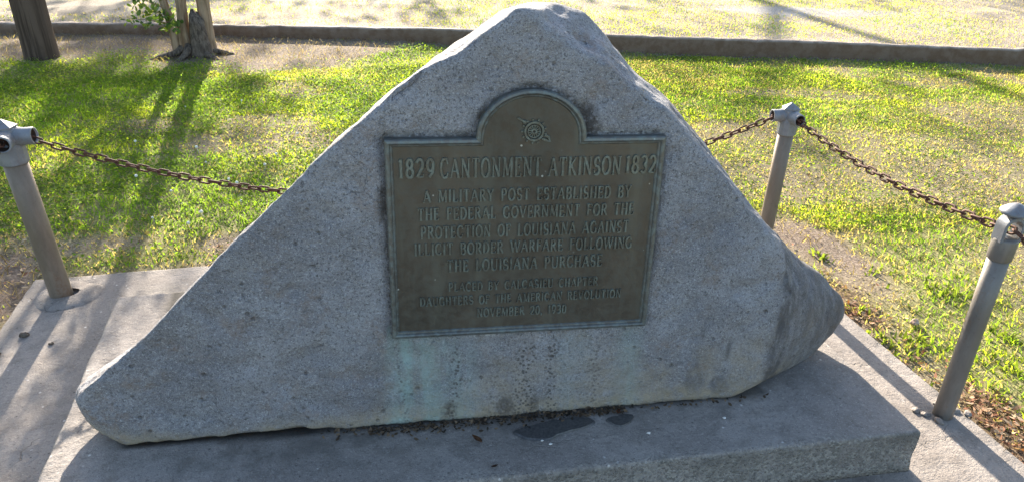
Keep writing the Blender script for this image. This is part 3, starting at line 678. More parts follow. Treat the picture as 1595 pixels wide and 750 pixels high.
# emblem: spoked spinning wheel with a distaff across it
bm = bmesh.new(); ex, ey = .297, .460
stroke(bm, arc(ex, ey, .0185, .0185, 0, 360, 28), .0055, .0050, -.009)
stroke(bm, arc(ex, ey, .0125, .0125, 0, 360, 24), .0022, .0040, -.009)
for k in range(13):
    a = 360 * k / 13; c, s_ = math.cos(R_(a)), math.sin(R_(a))
    stroke(bm, [(ex + c * .005, ey + s_ * .005), (ex + c * .0118, ey + s_ * .0118)], .0022, .0034 + .0001 * (k % 4), -.009)
    stroke(bm, [(ex + math.cos(R_(a + 14)) * q, ey + math.sin(R_(a + 14)) * q) for q in (.0220, .0262)], .0042, .0036 + .0002 * (k % 3), -.009)
stroke(bm, arc(ex, ey, .0042, .0042, 0, 360, 10), .004, .0044, -.009)
stroke(bm, [(ex - .034, ey + .028), (ex - .022, ey + .021)], .0042, .0043, -.009)
stroke(bm, [(ex - .022, ey + .021), (ex - .017, ey + .017)], .007, .0047, -.009)
stroke(bm, [(ex + .019, ey - .016), (ex + .025, ey - .019), (ex + .033, ey - .021), (ex + .030, ey - .012), (ex + .022, ey - .008)], .006, .0046, -.009)
from_bm('emblem', bm, M['letter'], plaque, smooth=False)

# ------------------------------------------------------------------ posts
def corner_post(loc, r, s, h, sockets, pipe_mat, label, rz=0.0, tilt=0.0):
    t = empty('chain_post', loc, label, 'post', 'pipe posts round the memorial', rz); t.rotation_euler[1] = tilt
    bm = bmesh.new(); zc = h - 0.150 * s
    lathe(bm, [(r * 1.02, -0.03), (r, 0.03), (r * 0.99, zc * 0.5), (r, zc + 0.02)], 28); from_bm('pipe', bm, pipe_mat, t)
    bm = bmesh.new(); q = 0.045 * s
    lathe(bm, [(q * 0.9, zc - 0.001), (q * 0.99, zc + 0.003), (q, zc + 0.06 * s), (q * 0.93, zc + 0.075 * s), (q * 0.90, zc + 0.115 * s), (q * 0.62, zc + 0.126 * s)], 12, seg_rot=0.13)
    fit = from_bm('corner_fitting', bm, M['grey'], t, smooth=False)
    bm = bmesh.new()
    lathe(bm, [(q * 0.62, zc + 0.118 * s), (q * 0.90, zc + 0.119 * s), (q * 0.92, zc + 0.125 * s), (q * 0.0, h)], 6, seg_rot=0.3)
    from_bm('cap', bm, M['grey'], t, smooth=False)
    zs = zc + 0.088 * s
    for ang in sockets:
        c, sn = math.cos(ang), math.sin(ang); d = Vector((c, sn, 0)); ax = Vector((0, 0, zs))
        bm = bmesh.new(); ro, ri, L = 0.028 * s, 0.0225 * s, 0.086 * s
        prof_ = [(0.025 * s, ro * 1.12), (0.045 * s, ro * 1.08), (0.055 * s, ro), (L - 0.002, ro), (L, ro * 0.96), (L, ri), (L - 0.05 * s, ri)]
        rings = []
        side = d.cross(Vector((0, 0, 1)))
        for dist, rad in prof_:
            rings.append([bm.verts.new(ax + d * dist + (side * math.cos(2 * math.pi * k / 20) + Vector((0, 0, 1)) * math.sin(2 * math.pi * k / 20)) * rad) for k in range(20)])
        for A, B in zip(rings, rings[1:]):
            for k in range(20): bm.faces.new((A[k], A[(k + 1) % 20], B[(k + 1) % 20], B[k]))
        sk = from_bm('socket', bm, M['grey'], t)
        bm = bmesh.new()
        p0 = ax + d * (L - 0.045 * s); p1 = ax + d * (L - 0.006 * s)
        R1 = [[bm.verts.new(p + (side * math.cos(2 * math.pi * k / 20) + Vector((0, 0, 1)) * math.sin(2 * math.pi * k / 20)) * (ri * 0.985)) for k in range(20)] for p in (p1, p0)]
        for k in range(20): bm.faces.new((R1[0][k], R1[0][(k + 1) % 20], R1[1][(k + 1) % 20], R1[1][k]))
        bm.faces.new(R1[1])
        from_bm('bore', bm, M['bore'], sk)
    return t, zs

PI = math.pi
P_BL, P_BR, P_R, P_L = Vector((-0.934, 2.384, 0)), Vector((1.494, 2.15, 0)), Vector((1.521, 1.248, 0)), Vector((-0.955, 1.28, 0))
a_b = math.atan2(P_BR.y - P_BL.y, P_BR.x - P_BL.x)
_, zs1 = corner_post(P_BL, 0.034, 0.92, 0.607, (a_b, -PI / 2 + 0.15), M['pipe'], 'thick brown pipe post with grey two-way corner head, left of the boulder', 0, -0.042)
_, zs2 = corner_post(P_BR, 0.0265, 0.74, 0.602, (a_b + PI, -PI / 2), M['pipe'], 'slimmer brown pipe post with grey corner head, behind the boulder on its right', 0, 0.018)

def loop_post(loc, label, rz=0.0):
    t = empty('chain_post', loc, label, 'post', 'pipe posts round the memorial', rz)
    bm = bmesh.new(); r = 0.0245
    lathe(bm, [(r * 1.02, -0.03), (r, 0.03), (r, 0.3), (r, 0.49)], 28); from_bm('pipe', bm, M['pipe_grey'], t)
    bm = bmesh.new()
    lathe(bm, [(0.0255, 0.478), (0.0278, 0.481), (0.0278, 0.530), (0.0255, 0.536)], 28); from_bm('sleeve', bm, M['pipe_grey'], t)
    bm = bmesh.new(); wo, wi, zb, za, dep = 0.0265, 0.0185, 0.528, 0.566, 0.017
    outer = [(wo, zb)] + [(wo * math.cos(PI * k / 14), za + 0.026 * math.sin(PI * k / 14)) for k in range(15)] + [(-wo, zb)]
    inner = [(wi, zb)] + [(wi * math.cos(PI * k / 14), za + 0.0165 * math.sin(PI * k / 14)) for k in range(15)] + [(-wi, zb)]
    A = [[bm.verts.new((x, y, z)) for x, z in P] for y in (-dep, dep) for P in (outer, inner)]
    for i in range(len(outer) - 1):
        bm.faces.new((A[0][i], A[0][i + 1], A[1][i + 1], A[1][i])); bm.faces.new((A[2][i], A[3][i], A[3][i + 1], A[2][i + 1]))
        bm.faces.new((A[0][i], A[2][i], A[2][i + 1], A[0][i + 1])); bm.faces.new((A[1][i], A[1][i + 1], A[3][i + 1], A[3][i]))
    bmesh.ops.bevel(bm, geom=bm.edges[:], offset=0.0012, segments=1, affect='EDGES')
    from_bm('chain_loop', bm, M['grey'], t, smooth=False)
    bm = bmesh.new()
    lathe(bm, [(0.009, 0.588), (0.011, 0.596), (0.031, 0.597), (0.0335, 0.600), (0.031, 0.605), (0.020, 0.614), (0.008, 0.621), (0.0, 0.623)], 28)
    from_bm('finial', bm, M['grey'], t)
    return t
loop_post(P_R, 'grey pipe post with chain loop and mushroom finial, right slab edge', -0.12)

# mortar collar at the foot of the thick post, broken concrete at the foot of the slim one
bm = bmesh.new(); rings = []
for rr, z in ((0.105, 0.0005), (0.095, 0.006), (0.06, 0.009), (0.034, 0.012)):
    rings.append([bm.verts.new((P_BL.x + 0.02 + math.cos(a) * rr * (1 + 0.22 * mnoise.noise(Vector((math.cos(a) * 1.5, math.sin(a) * 1.5, 3)))), P_BL.y + math.sin(a) * rr * (0.9 + 0.2 * mnoise.noise(Vector((math.cos(a), math.sin(a), 9)))), z)) for a in [2 * PI * k / 40 for k in range(40)]])
for A, B in zip(rings, rings[1:]):
    for k in range(40): bm.faces.new((A[k], A[(k + 1) % 40], B[(k + 1) % 40], B[k]))
mc = from_bm('mortar_patch', bm, M['slab']); masks(mc.data, lambda c, n: {'M1': np.zeros((len(c), 3))})
tag(mc, 'rough round mortar patch around the foot of the thick left post', 'mortar patch')
def lump(name, loc, size, mat, label, cat, group=None, seed=0, flat=0.5, smooth=True):
    bm = bmesh.new(); bmesh.ops.create_icosphere(bm, subdivisions=3, radius=1.0)
    for v in bm.verts:
        p = v.co.copy(); k = 1 + 0.5 * mnoise.noise(p * 1.1 + Vector((seed * 7.3, seed, 0))) + 0.14 * mnoise.noise(p * 4 + Vector((seed, 0, 0)))
        v.co = Vector((p.x * k * size[0], p.y * k * size[1], max(p.z, -0.6) * k * size[2]))
    o = from_bm(name, bm, mat, None, smooth, loc); masks(o.data, lambda c, n: {'M1': np.zeros((len(c), 3)), 'M2': np.zeros((len(c), 3)), 'Col': np.tile([0.3, 0.2, 0.15], (len(c), 1))})
    return tag(o, label, cat, group)
for i, (dx, dy, sx, sy, sz) in enumerate(((-0.045, 0.01, .013, .009, .005), (-0.03, -0.022, .013, .010, .007), (0.043, 0.008, .017, .012, .006), (0.07, -0.012, .013, .009, .005), (-0.06, 0.03, .010, .012, .006), (0.02, 0.042, .013, .009, .006))):
    o = lump('concrete_chip', (P_R.x + dx, P_R.y + dy, sz * 0.45), (sx, sy, sz), M['slab'], 'broken concrete chip loose at the foot of the finial post', 'chip', 'concrete chips at the foot of the right post', i)
    o.rotation_euler = (0, 0, i * 1.3)

# ------------------------------------------------------------------ chains
def link_mesh(rw=0.0031, hl=0.0098, er=0.0086):
    bm = bmesh.new(); path = []
    for k in range(9): a = -PI / 2 + PI * k / 8; path.append(Vector((hl + er * math.cos(a), er * math.sin(a), 0)))
    for k in range(9): a = PI / 2 + PI * k / 8; path.append(Vector((-hl + er * math.cos(a), er * math.sin(a), 0)))
    n = len(path); rows = []
    for i, p in enumerate(path):
        t = (path[(i + 1) % n] - path[i - 1]).normalized(); m = Vector((-t.y, t.x, 0))
        rows.append([bm.verts.new(p + (m * math.cos(2 * PI * k / 8) + Vector((0, 0, 1)) * math.sin(2 * PI * k / 8)) * rw) for k in range(8)])
    for i in range(n):
        A, B = rows[i], rows[(i + 1) % n]
        for k in range(8): bm.faces.new((A[k], B[k], B[(k + 1) % 8], A[(k + 1) % 8]))
    me_ = bpy.data.meshes.new('link'); bmesh.ops.recalc_face_normals(bm, faces=bm.faces[:]); bm.to_mesh(me_); bm.free()
    me_.materials.append(M['rust']); me_.polygons.foreach_set('use_smooth', [True] * len(me_.polygons)); return me_
LINK = link_mesh()
def chain(a, b_, sag, label, pitch=0.0302, ph=0.0):
    a, b_ = Vector(a), Vector(b_)
    f = lambda t: a.lerp(b_, t) - Vector((0, 0, 4 * sag * t * (1 - t)))
    S = [f(i / 800) for i in range(801)]; acc = [0]
    for p, q in zip(S, S[1:]): acc.append(acc[-1] + (q - p).length)
    nl = int(round(acc[-1] / pitch)); mid_ = f(0.5)
    t0 = empty('rusty_chain', a, label, 'chain', 'rusty chains strung between the posts')
    for i in range(nl + 1):
        s_ = acc[-1] * i / nl; t = float(np.interp(s_, acc, [k / 800 for k in range(801)]))
        p = f(t); tg = (f(min(t + .004, 1)) - f(max(t - .004, 0))).normalized()
        side = tg.cross(Vector((0, 0, 1))).normalized(); upv = side.cross(tg)
        Rm = Matrix((tg, side, upv)).transposed()
        roll = (PI / 2 if i % 2 else 0) + ph + random.uniform(-0.22, 0.22)
        o = bpy.data.objects.new('link', LINK); COL.objects.link(o); o.parent = t0
        o.matrix_local = Matrix.Translation(p - a) @ Rm.to_4x4() @ Matrix.Rotation(roll, 4, 'X')
dirb = Vector((math.cos(a_b), math.sin(a_b), 0))
HL, HR = Vector((-0.027, 0, 0)), Vector((0.009, 0, 0))
chain(P_BL + HL + dirb * 0.055 + Vector((0, 0, zs1)), P_BR + HR - dirb * 0.045 + Vector((0, 0, zs2)), 0.245, 'long rusty chain sagging from the thick left post to behind the boulder', ph=0.75)
chain(P_BR + HR + Vector((0, -0.045, zs2)), P_R + Vector((0, 0.0, 0.556)), 0.035, 'rusty chain running between the two posts at the right of the boulder', ph=0.5)
chain(P_R + Vector((0, -0.03, 0.556)), P_R + Vector((0.02, -0.95, 0.54)), 0.05, 'short end of rusty chain leaving the loop of the finial post towards the viewer', ph=0.5)
chain(P_BL + HL + Vector((0.008, -0.055, zs1)), P_L + Vector((0, 0.02, 0.556)), 0.06, 'rusty chain hanging from the front socket of the thick post at the left picture edge', ph=0.5)
loop_post(P_L, 'grey pipe post with a chain loop, beyond the left picture edge', 0.1)

# ------------------------------------------------------------------ timber pole, crape myrtle
pole_xy = (-2.035, 6.03)
t = empty('utility_pole', (pole_xy[0], pole_xy[1], 0), 'dark brown weathered round timber pole standing before the kerb at far left', 'pole')
bm = bmesh.new(); n = 48; rings = []
for k in range(40):
    z = -0.1 + 8.6 * (k / 39) ** 1.7; r = 0.110 - 0.003 * z + (0.004 * math.exp(-z * 9) if z > 0 else 0.004)
    rings.append([bm.verts.new((r * math.cos(q) * (1 + 0.035 * mnoise.noise(Vector((math.cos(q) * 5, math.sin(q) * 5, z * 0.25)))), r * math.sin(q) * (1 + 0.035 * mnoise.noise(Vector((math.cos(q) * 5, math.sin(q) * 5, z * 0.25)))), z)) for q in [2 * PI * j / n for j in range(n)]])
for A, B in zip(rings, rings[1:]):
    for j in range(n): bm.faces.new((A[j], A[(j + 1) % n], B[(j + 1) % n], B[j]))
bm.faces.new(rings[-1])
from_bm('shaft', bm, M['pole'], t)

def leaves(name, pts, size, mat, cols, parent=None, aspect=0.6, seed=1, flat=0.0):
    """leaf-shaped hexagons at pts"""
    r = np.random.default_rng(seed); n = len(pts); pts = np.asarray(pts)
    d = r.normal(size=(n, 3)); d /= np.linalg.norm(d, axis=1)[:, None]
    if flat: d[:, 2] *= (1 - flat); d /= np.linalg.norm(d, axis=1)[:, None]
    e = r.normal(size=(n, 3)); 
    if flat: e = np.cross(d, np.array([0, 0, 1.0]) + r.normal(size=(n, 3)) * 0.35)
    e -= d * (e * d).sum(1)[:, None]; e /= np.linalg.norm(e, axis=1)[:, None]
    L = size * r.uniform(0.7, 1.3, n)[:, None]; Wd = L * aspect; nrm = np.cross(d, e)
    prof = [(0, 0, 0), (0.3, 0.45, .06), (0.65, 0.4, .03), (1.0, 0, -.12), (0.65, -0.4, .03), (0.3, -0.45, .06)]
    V = np.stack([pts + d * L * a + e * Wd * b_ + nrm * L * c for a, b_, c in prof], 1).reshape(-1, 3)
    F_ = np.arange(n * 6).reshape(n, 6)
    ci = np.repeat(cols[r.integers(0, len(cols), n)] * r.uniform(0.75, 1.25, (n, 1)), 6, 0)
    return from_np(name, V, F_, mat, parent, False, ci)

tb = Vector((-0.975, 5.90, 0))
tree = empty('crape_myrtle', tb, 'multi-stemmed crape myrtle with smooth tan peeling trunks before the kerb', 'tree')
stems = [
    ([(-.10, .02, -.06), (-.115, .03, .15), (-.16, .05, .42), (-.27, .03, .9), (-.42, 0, 1.5), (-.60, .1, 2.3), (-.8, .2, 3.3)], [.058, .046, .036, .028, .024, .019, .010]),
    ([(-.055, -.005, -.06), (-.05, 0, .15), (-.035, .02, .42), (.0, .05, .9), (-.05, .1, 1.6), (.02, .1, 2.5), (-.05, .0, 3.7)], [.07, .052, .043, .032, .026, .021, .010]),
    ([(.10, .045, -.06), (.10, .05, .15), (.105, .06, .42), (.15, .08, .9), (.21, .1, 1.6), (.27, 0, 2.5), (.55, -.1, 3.6)], [.088, .070, .060, .056, .052, .042, .015]),
]
for pts, rd in stems:
    bm = bmesh.new()
    P = [Vector(p) for p in pts]; fine = []; fr_ = []
    for i in range(len(P) - 1):
        for k in range(6):
            tt = k / 6; fine.append(P[i].lerp(P[i + 1], tt)); fr_.append(rd[i] * (1 - tt) + rd[i + 1] * tt)
    fine.append(P[-1]); fr_.append(rd[-1]); fr_ = [q * 0.78 for q in fr_]; fr_[0] *= 1.25; fr_[1] *= 1.12
    tube(bm, fine, fr_, 16)
    bm.normal_update()
    for v in bm.verts: v.co += v.normal * (mnoise.noise(Vector((v.co.x * 9, v.co.y * 9, v.co.z * 3))) * 0.014 + mnoise.noise(v.co * 25) * 0.004)
    from_bm('trunk', bm, M['bark'], tree)
# old rough-barked stub in front of the thick stem, cut off at a slant
bm = bmesh.new(); rings = []
for k in range(15):
    z = -0.05 + 0.33 * k / 14; r = 0.076 - 0.022 * min(1, max(0, z) / 0.22) - (0.016 if k == 14 else 0)
    rings.append([bm.verts.new((0.055 + r * math.cos(q) * (1 + .10 * mnoise.noise(Vector((math.cos(q) * 3, math.sin(q) * 3, z * 6)))), -0.035 + r * .85 * math.sin(q), z + (0.10 * (z / 0.28) * (-0.25 * math.cos(q) + 0.35 * math.sin(q)) if z > 0.1 else 0))) for q in [2 * PI * j / 28 for j in range(28)]])
for A, B in zip(rings, rings[1:]):
    for j in range(28): bm.faces.new((A[j], A[(j + 1) % 28], B[(j + 1) % 28], B[j]))
bm.faces.new(rings[-1]); bm.normal_update()
for v in bm.verts: v.co += v.normal * mnoise.noise(Vector((v.co.x * 40, v.co.y * 40, v.co.z * 14))) * 0.010
from_bm('stub', bm, M['roughbark'], tree)
# roots
bm = bmesh.new()
for q, L in ((3.4, .22), (4.3, .16), (5.4, .2), (0.2, .18), (2.6, .14)):
    d = Vector((math.cos(q), math.sin(q) * .7, 0)); tube(bm, [d * .05 + Vector((0, 0, .07)), d * .12 + Vector((0, 0, .02)), d * (.12 + L * .6) + Vector((0, 0, -.005)), d * (.12 + L) + Vector((0, 0, -.03))], [.035, .026, .016, .006], 8)
from_bm('root', bm, M['roughbark'], tree)
cols_g = np.array([[.055, .10, .025], [.075, .13, .03], [.10, .15, .035], [.045, .085, .03]])
# twigs + foliage: a sprig low on the left stem, sprays higher up
pts = []; bm = bmesh.new()
r2 = np.random.default_rng(5)
def spray(p0, dirv, L, nl, sp):
    p0, dirv = Vector(p0), Vector(dirv).normalized()
    cur = [p0 + dirv * L * k / 5 + Vector((0, 0, -0.10 * L * (k / 5) ** 2)) for k in range(6)]
    tube(bm, cur, [.006, .005, .004, .003, .002, .001], 5)
    for k in range(nl):
        q = cur[0].lerp(cur[-1], 0.15 + 0.85 * r2.random()); pts.append(np.array(q) + r2.normal(size=3) * sp)
spray((-.14, .03, .22), (-.9, -.5, .35), .26, 40, .035); spray((-.13, .03, .2), (-.3, -.8, .9), .22, 45, .03); spray((-.16, .03, .33), (-.8, -.3, .5), .24, 40, .04)
spray((-.09, -.05, .22), (.15, -.9, .5), .12, 26, .025); spray((-.2, .03, .3), (-1, .1, .1), .16, 30, .035)
for k in range(52):
    st = stems[r2.integers(0, 3)][0]; z = r2.uniform(0.85, 1.75) if k < 38 else r2.uniform(1.75, 3.8); zz = [p[2] for p in st]
    p0 = (np.interp(z, zz, [p[0] for p in st]), np.interp(z, zz, [p[1] for p in st]), z)
    a = r2.uniform(0, 2 * PI); spray(p0, (math.cos(a), math.sin(a), r2.uniform(0, .8)), r2.uniform(.35, .9) * (0.6 + 0.15 * z), 42, .09)
from_bm('branch', bm, M['bark'], tree)
leaves('crown', pts, 0.042, M['treeleaf'], cols_g, tree, 0.62, 3)

# ------------------------------------------------------------------ trees further off, towards the low sun (they stand above the picture and throw the soft shade)
def far_tree(loc, h, spread, label, seed, nleaf=5200, lsize=.15, low=0.32):
    r = np.random.default_rng(seed); t = empty('shade_tree', loc, label, 'tree', 'tall trees beyond the lot')
    bm = bmesh.new(); tube(bm, [(0, 0, -.2), (.05, 0, h * .2), (.1, .1, h * .45), (0, .1, h * .8)], [.26, .2, .15, .04], 12); cl = []
    for k in range(15):
        a = r.uniform(0, 2 * PI); z0 = h * r.uniform(low * .8, .75); L = spread * r.uniform(.5, 1) * (1.15 - z0 / h * .6)
        e = Vector((math.cos(a) * L, math.sin(a) * L, z0 + L * r.uniform(.1, .7))); s0 = Vector((.08, .05, z0)); m_ = s0.lerp(e, .5) + Vector((0, 0, .15))
        tube(bm, [s0, m_, e], [.075, .05, .015], 7)
        for q in (.45, .7, .9, 1.05): cl.append((np.array(s0.lerp(e, q)) + r.normal(size=3) * .35, r.uniform(.45, .95)))
    from_bm('trunk', bm, M['farbark'], t)
    P = []
    for c, rad in cl: P.append(c + r.normal(size=(int(nleaf / len(cl)), 3)) * rad * np.array([.55, .55, .4]))
    leaves('crown', np.concatenate(P), lsize, M['treeleaf'], cols_g, t, .6, seed)
far_tree((-1.6, 19.0, .06), 9.0, 2.8, 'tall loose-crowned tree far behind the crape myrtle', 21, 1900)
far_tree((4.4, 22.5, .06), 10.0, 3.2, 'broad open tree far beyond the lot on the right', 22, 2600)
far_tree((9.5, 27.0, .06), 11.0, 3.5, 'tallest open tree farthest off beyond the lot', 23, 3000)

# ------------------------------------------------------------------ grass, weeds, litter
def blades(x, y, h, w, lean, colr, seed):
    r = np.random.default_rng(seed); n = len(x); a = r.uniform(0, 2 * PI, n); f = r.uniform(0, 2 * PI, n)
    z = gz(x, y) - 0.003; base = np.stack([x, y, z], -1)
    wd = np.stack([np.cos(a), np.sin(a), np.zeros(n)], -1) * (w / 2)[:, None]
    dr = np.stack([np.cos(f), np.sin(f), np.zeros(n)], -1)
    up = np.array([0, 0, 1.0])
    p1 = base + dr * (h * lean * .35)[:, None] + up * (h * .55 * np.sqrt(np.clip(1 - (lean * .5) ** 2, .1, 1)))[:, None]
    p2 = base + dr * (h * lean * 1.0)[:, None] + up * (h * np.sqrt(np.clip(1 - lean ** 2, .03, 1)))[:, None]
    V = np.stack([base - wd, base + wd, p1 + wd * .8, p1 - wd * .8, p2], 1).reshape(-1, 3)
    b0 = np.arange(n) * 5
    T = np.concatenate([np.stack([b0, b0 + 1, b0 + 2], -1), np.stack([b0, b0 + 2, b0 + 3], -1), np.stack([b0 + 3, b0 + 2, b0 + 4], -1)])
    return V, T, np.repeat(colr, 5, 0)
def scatter(n, x0, x1, y0, y1, seed):
    r = np.random.default_rng(seed); x = r.uniform(x0, x1, n); y = r.uniform(y0, y1, n); return x, y, r
def outside_slab(x, y): return (x < -1.075) | (x > 1.60) | (y > 2.515 + 0.02 * (x < 0) - .03 * (x + 1.06))
Vs, Ts, Cs = [], [], []; off = 0
def push(V, T, Cc):
    global off
    Vs.append(V); Ts.append(T + off); Cs.append(Cc); off += len(V)
def hue(x, y, r, n):
    g = np.array([.135, .225, .03]); yg = np.array([.31, .37, .045]); st = np.array([.40, .34, .22]); gr = np.array([.085, .13, .05])
    k = fbm(x, y, .45, 110, 4); k2 = fbm(x, y, .2, 115, 3)
    t1 = sstep(.38, .62, k + r.normal(size=n) * .10)[:, None]; c = g * (1 - t1) + yg * t1
    t2 = sstep(.48, .62, k2 + r.normal(size=n) * .08)[:, None]; c = c * (1 - .6 * t2) + gr * .6 * t2
    dry = np.clip(.03 + .10 * (x > 1.4) + .75 * bare(x, y) + .45 * sstep(.5, .72, fbm(x, y, .8, 118, 4)) + .10 * (x > 1.4), 0, .92)
    d = (r.random(n) < dry)[:, None]
    c = np.where(d, st * r.uniform(.5, .95, (n, 1)), c)
    c = c * (0.72 + 0.6 * fbm(x, y, .9, 125, 3))[:, None] * (0.8 + 0.4 * fbm(x, y, .11, 128, 2))[:, None]
    return c * r.uniform(.84, 1.16, (n, 1))
# mown turf between slab and kerb
for (n, x0, x1, y0, y1, sd_) in ((230000, -3.2, 3.6, 2.3, 5.4, 1), (120000, -3.6, 6.5, 4.4, 7.0, 2), (60000, 1.55, 4.6, 0.6, 2.6, 3), (90000, 3.5, 6.8, 2.0, 4.5, 5), (30000, -2.6, -1.0, 1.0, 2.7, 4)):
    x, y, r = scatter(n, x0, x1, y0, y1, 200 + sd_)
    d = kerb_y(x) - y; b_ = bare(x, y); clump = fbm(x, y, .07, 130, 2)
    keep = outside_slab(x, y) & (d > 0.01) & (r.random(n) > b_ * 0.97) & (r.random(n) < .45 + 1.1 * (clump - .25)) & ~((np.hypot(x - pole_xy[0], y - pole_xy[1]) < .17))
    x, y, b_ = x[keep], y[keep], b_[keep]; n = len(x)
    h = (0.010 + 0.018 * r.random(n) ** 1.6 + 0.014 * fbm(x, y, .3, 140, 3)) * (1 - .5 * b_); w = r.uniform(.0034, .0070, n) * np.clip(.8 + .12 * (y - 2), .8, 1.4)
    push(*blades(x, y, h, w, np.clip(r.normal(.74, .22, n), .05, .97), hue(x, y, r, n), 300 + sd_))
# beyond the kerb: thin, sun-bleached
x, y, r = scatter(260000, -5.5, 10.5, 4.0, 11.5, 250); d = y - kerb_y(x); b_ = bare(x, y)
keep = (d > .10) & (r.random(len(x)) > b_); x, y, b_ = x[keep], y[keep], b_[keep]; n = len(x)
cc = hue(x, y, r, n); st = (r.random(n) < .25)[:, None]; cc = np.where(st, np.array([.38, .34, .25]) * r.uniform(.6, 1.1, (n, 1)), cc)
push(*blades(x, y, .012 + .018 * r.random(n), r.uniform(.004, .008, n), np.clip(r.normal(.6, .2, n), .05, .97), cc, 350))
# fallen straw lying about
x, y, r = scatter(52000, -3.4, 6.0, 0.8, 7.0, 260); b_ = bare(x, y)
keep = outside_slab(x, y) & (kerb_y(x) - y > .02) & (r.random(len(x)) < .12 + .9 * b_); x, y = x[keep], y[keep]; n = len(x)
V, T, Cc = blades(x, y, r.uniform(.02, .07, n), r.uniform(.0018, .0036, n), np.full(n, .985), np.array([.32, .25, .175]) * r.uniform(.35, 1.0, (n, 1)), 360)
V[:, 2] += .006; push(V, T, Cc)
V = np.concatenate(Vs); T = np.concatenate(Ts); Cc = np.concatenate(Cs)
tag(from_np('grass', V, T, M['blade'], col=Cc), 'mown green and straw-coloured grass of the lawn behind the stone', 'grass', kind='stuff')
# clover and broad-leaved weeds
def lowleaves(name, x, y, hz, size, cols, seed, label, cat, flat=.75):
    r = np.random.default_rng(seed); pts = np.stack([x, y, gz(x, y) + hz], -1)
    o = leaves(name, pts, size, M['blade'], cols, None, .85, seed, flat); return tag(o, label, cat, kind='stuff')
x, y, r = scatter(230000, -3.2, 4.5, 2.35, 6.2, 270)
ck = fbm(x, y, .35, 150, 4); b_ = bare(x, y)
keep = outside_slab(x, y) & (kerb_y(x) - y > .05) & (r.random(len(x)) < (.15 + .85 * sstep(.38, .58, ck)) * (1 - b_) * np.where(x > 1.3, .6, 1)); x, y = x[keep], y[keep]
lowleaves('clover', x, y, .008 + .026 * r.random(len(x)) ** 1.2, .0115, np.array([[.10, .19, .03], [.16, .25, .03], [.09, .15, .035], [.22, .29, .04]]), 12, 'low round-leaved clover among the grass left of the stone', 'clover')
# white clover blossoms, single ones
bm = bmesh.new(); bmesh.ops.create_icosphere(bm, subdivisions=2, radius=.006)
for v in bm.verts: v.co *= 1 + .3 * mnoise.noise(v.co * 600); v.co.z += .028
tube(bm, [(0, 0, 0), (0.001, 0, .026)], [.0009, .0008], 5)
sblo = NT('white_blossom'); sblo.fin((.62, .62, .55), .8); bl_me = bpy.data.meshes.new('clover_blossom'); bm.to_mesh(bl_me); bm.free(); bl_me.materials.append(sblo.m)
spots = [(-.62, 3.55), (-.5, 3.3), (-.45, 3.25), (-.72, 3.2), (-.35, 3.45), (-.56, 2.95), (-.3, 3.6), (-.68, 3.75), (-.85, 4.5), (-.2, 3.9), (-.6, 2.85), (-.9, 3.4), (.0, 3.4), (-.42, 3.05), (-.15, 3.15), (-1.0, 3.9), (-.75, 2.95), (-.55, 4.6)]
for (bx, by) in spots:
    o = bpy.data.objects.new('clover_blossom', bl_me); COL.objects.link(o); o.location = (bx, by, float(gz(bx, by)) + .004); o.rotation_euler = (random.uniform(-.3, .3), random.uniform(-.3, .3), random.uniform(0, 6)); k = random.uniform(.8, 1.25); o.scale = (k, k, k)
    tag(o, 'tiny white clover blossom in the shaded lawn left of the stone', 'flower', 'white clover blossoms in the lawn')
# taller tufts beside the slab on the right
x, y, r = scatter(2400, 1.60, 2.1, 1.0, 2.2, 280); keep = fbm(x, y, .12, 160, 2) > .58; x, y = x[keep], y[keep]; n = len(x)
V, T, Cc = blades(x, y, r.uniform(.018, .05, n), r.uniform(.005, .011, n), np.clip(r.normal(.62, .22, n), .1, .95), np.array([.12, .165, .035]) * r.uniform(.6, 1.2, (n, 1)), 380)
tag(from_np('weed_tuft', V, T, M['blade'], col=Cc), 'bright broad-bladed weeds along the right slab edge', 'weeds', kind='stuff')
# reddish leaf litter by the right slab edge, and bits along the left edge
x, y, r = scatter(3000, 1.585, 1.86, 0.8, 2.05, 290); keep = r.random(len(x)) < np.clip(blob(x, y, 1.65, 1.84, .09, .17) + blob(x, y, 1.70, 1.12, .11, .26) + .12 * blob(x, y, 1.67, 1.45, .12, .85), 0, 1) * sstep(.3, .5, fbm(x, y, .12, 170, 3)); x, y = x[keep], y[keep]
x2, y2, _ = scatter(220, -1.5, -1.05, 2.2, 2.75, 291); x3 = np.concatenate([x2, r.uniform(-.5, -.1, 160)]); y3 = np.concatenate([y2, r.uniform(2.53, 2.7, 160)])
k3 = outside_slab(x3, y3); x = np.concatenate([x, x3[k3]]); y = np.concatenate([y, y3[k3]])
x4, y4, _ = scatter(900, -2.8, 4.0, 1.0, 6.8, 292); k4 = outside_slab(x4, y4) & (kerb_y(x4) - y4 > .05) & (r.random(900) < .12 + .8 * bare(x4, y4)); x = np.concatenate([x, x4[k4]]); y = np.concatenate([y, y4[k4]])
pts = np.stack([x, y, gz(x, y) + .006 + .008 * r.random(len(x))], -1)
tag(leaves('leaf_litter', pts, .019, M['litter'], np.array([[.20, .09, .05], [.29, .17, .10], [.14, .08, .05], [.36, .27, .18]]), None, .45, 31, .8), 'reddish brown dead leaves and mulch beside the slab', 'leaf litter', kind='stuff')
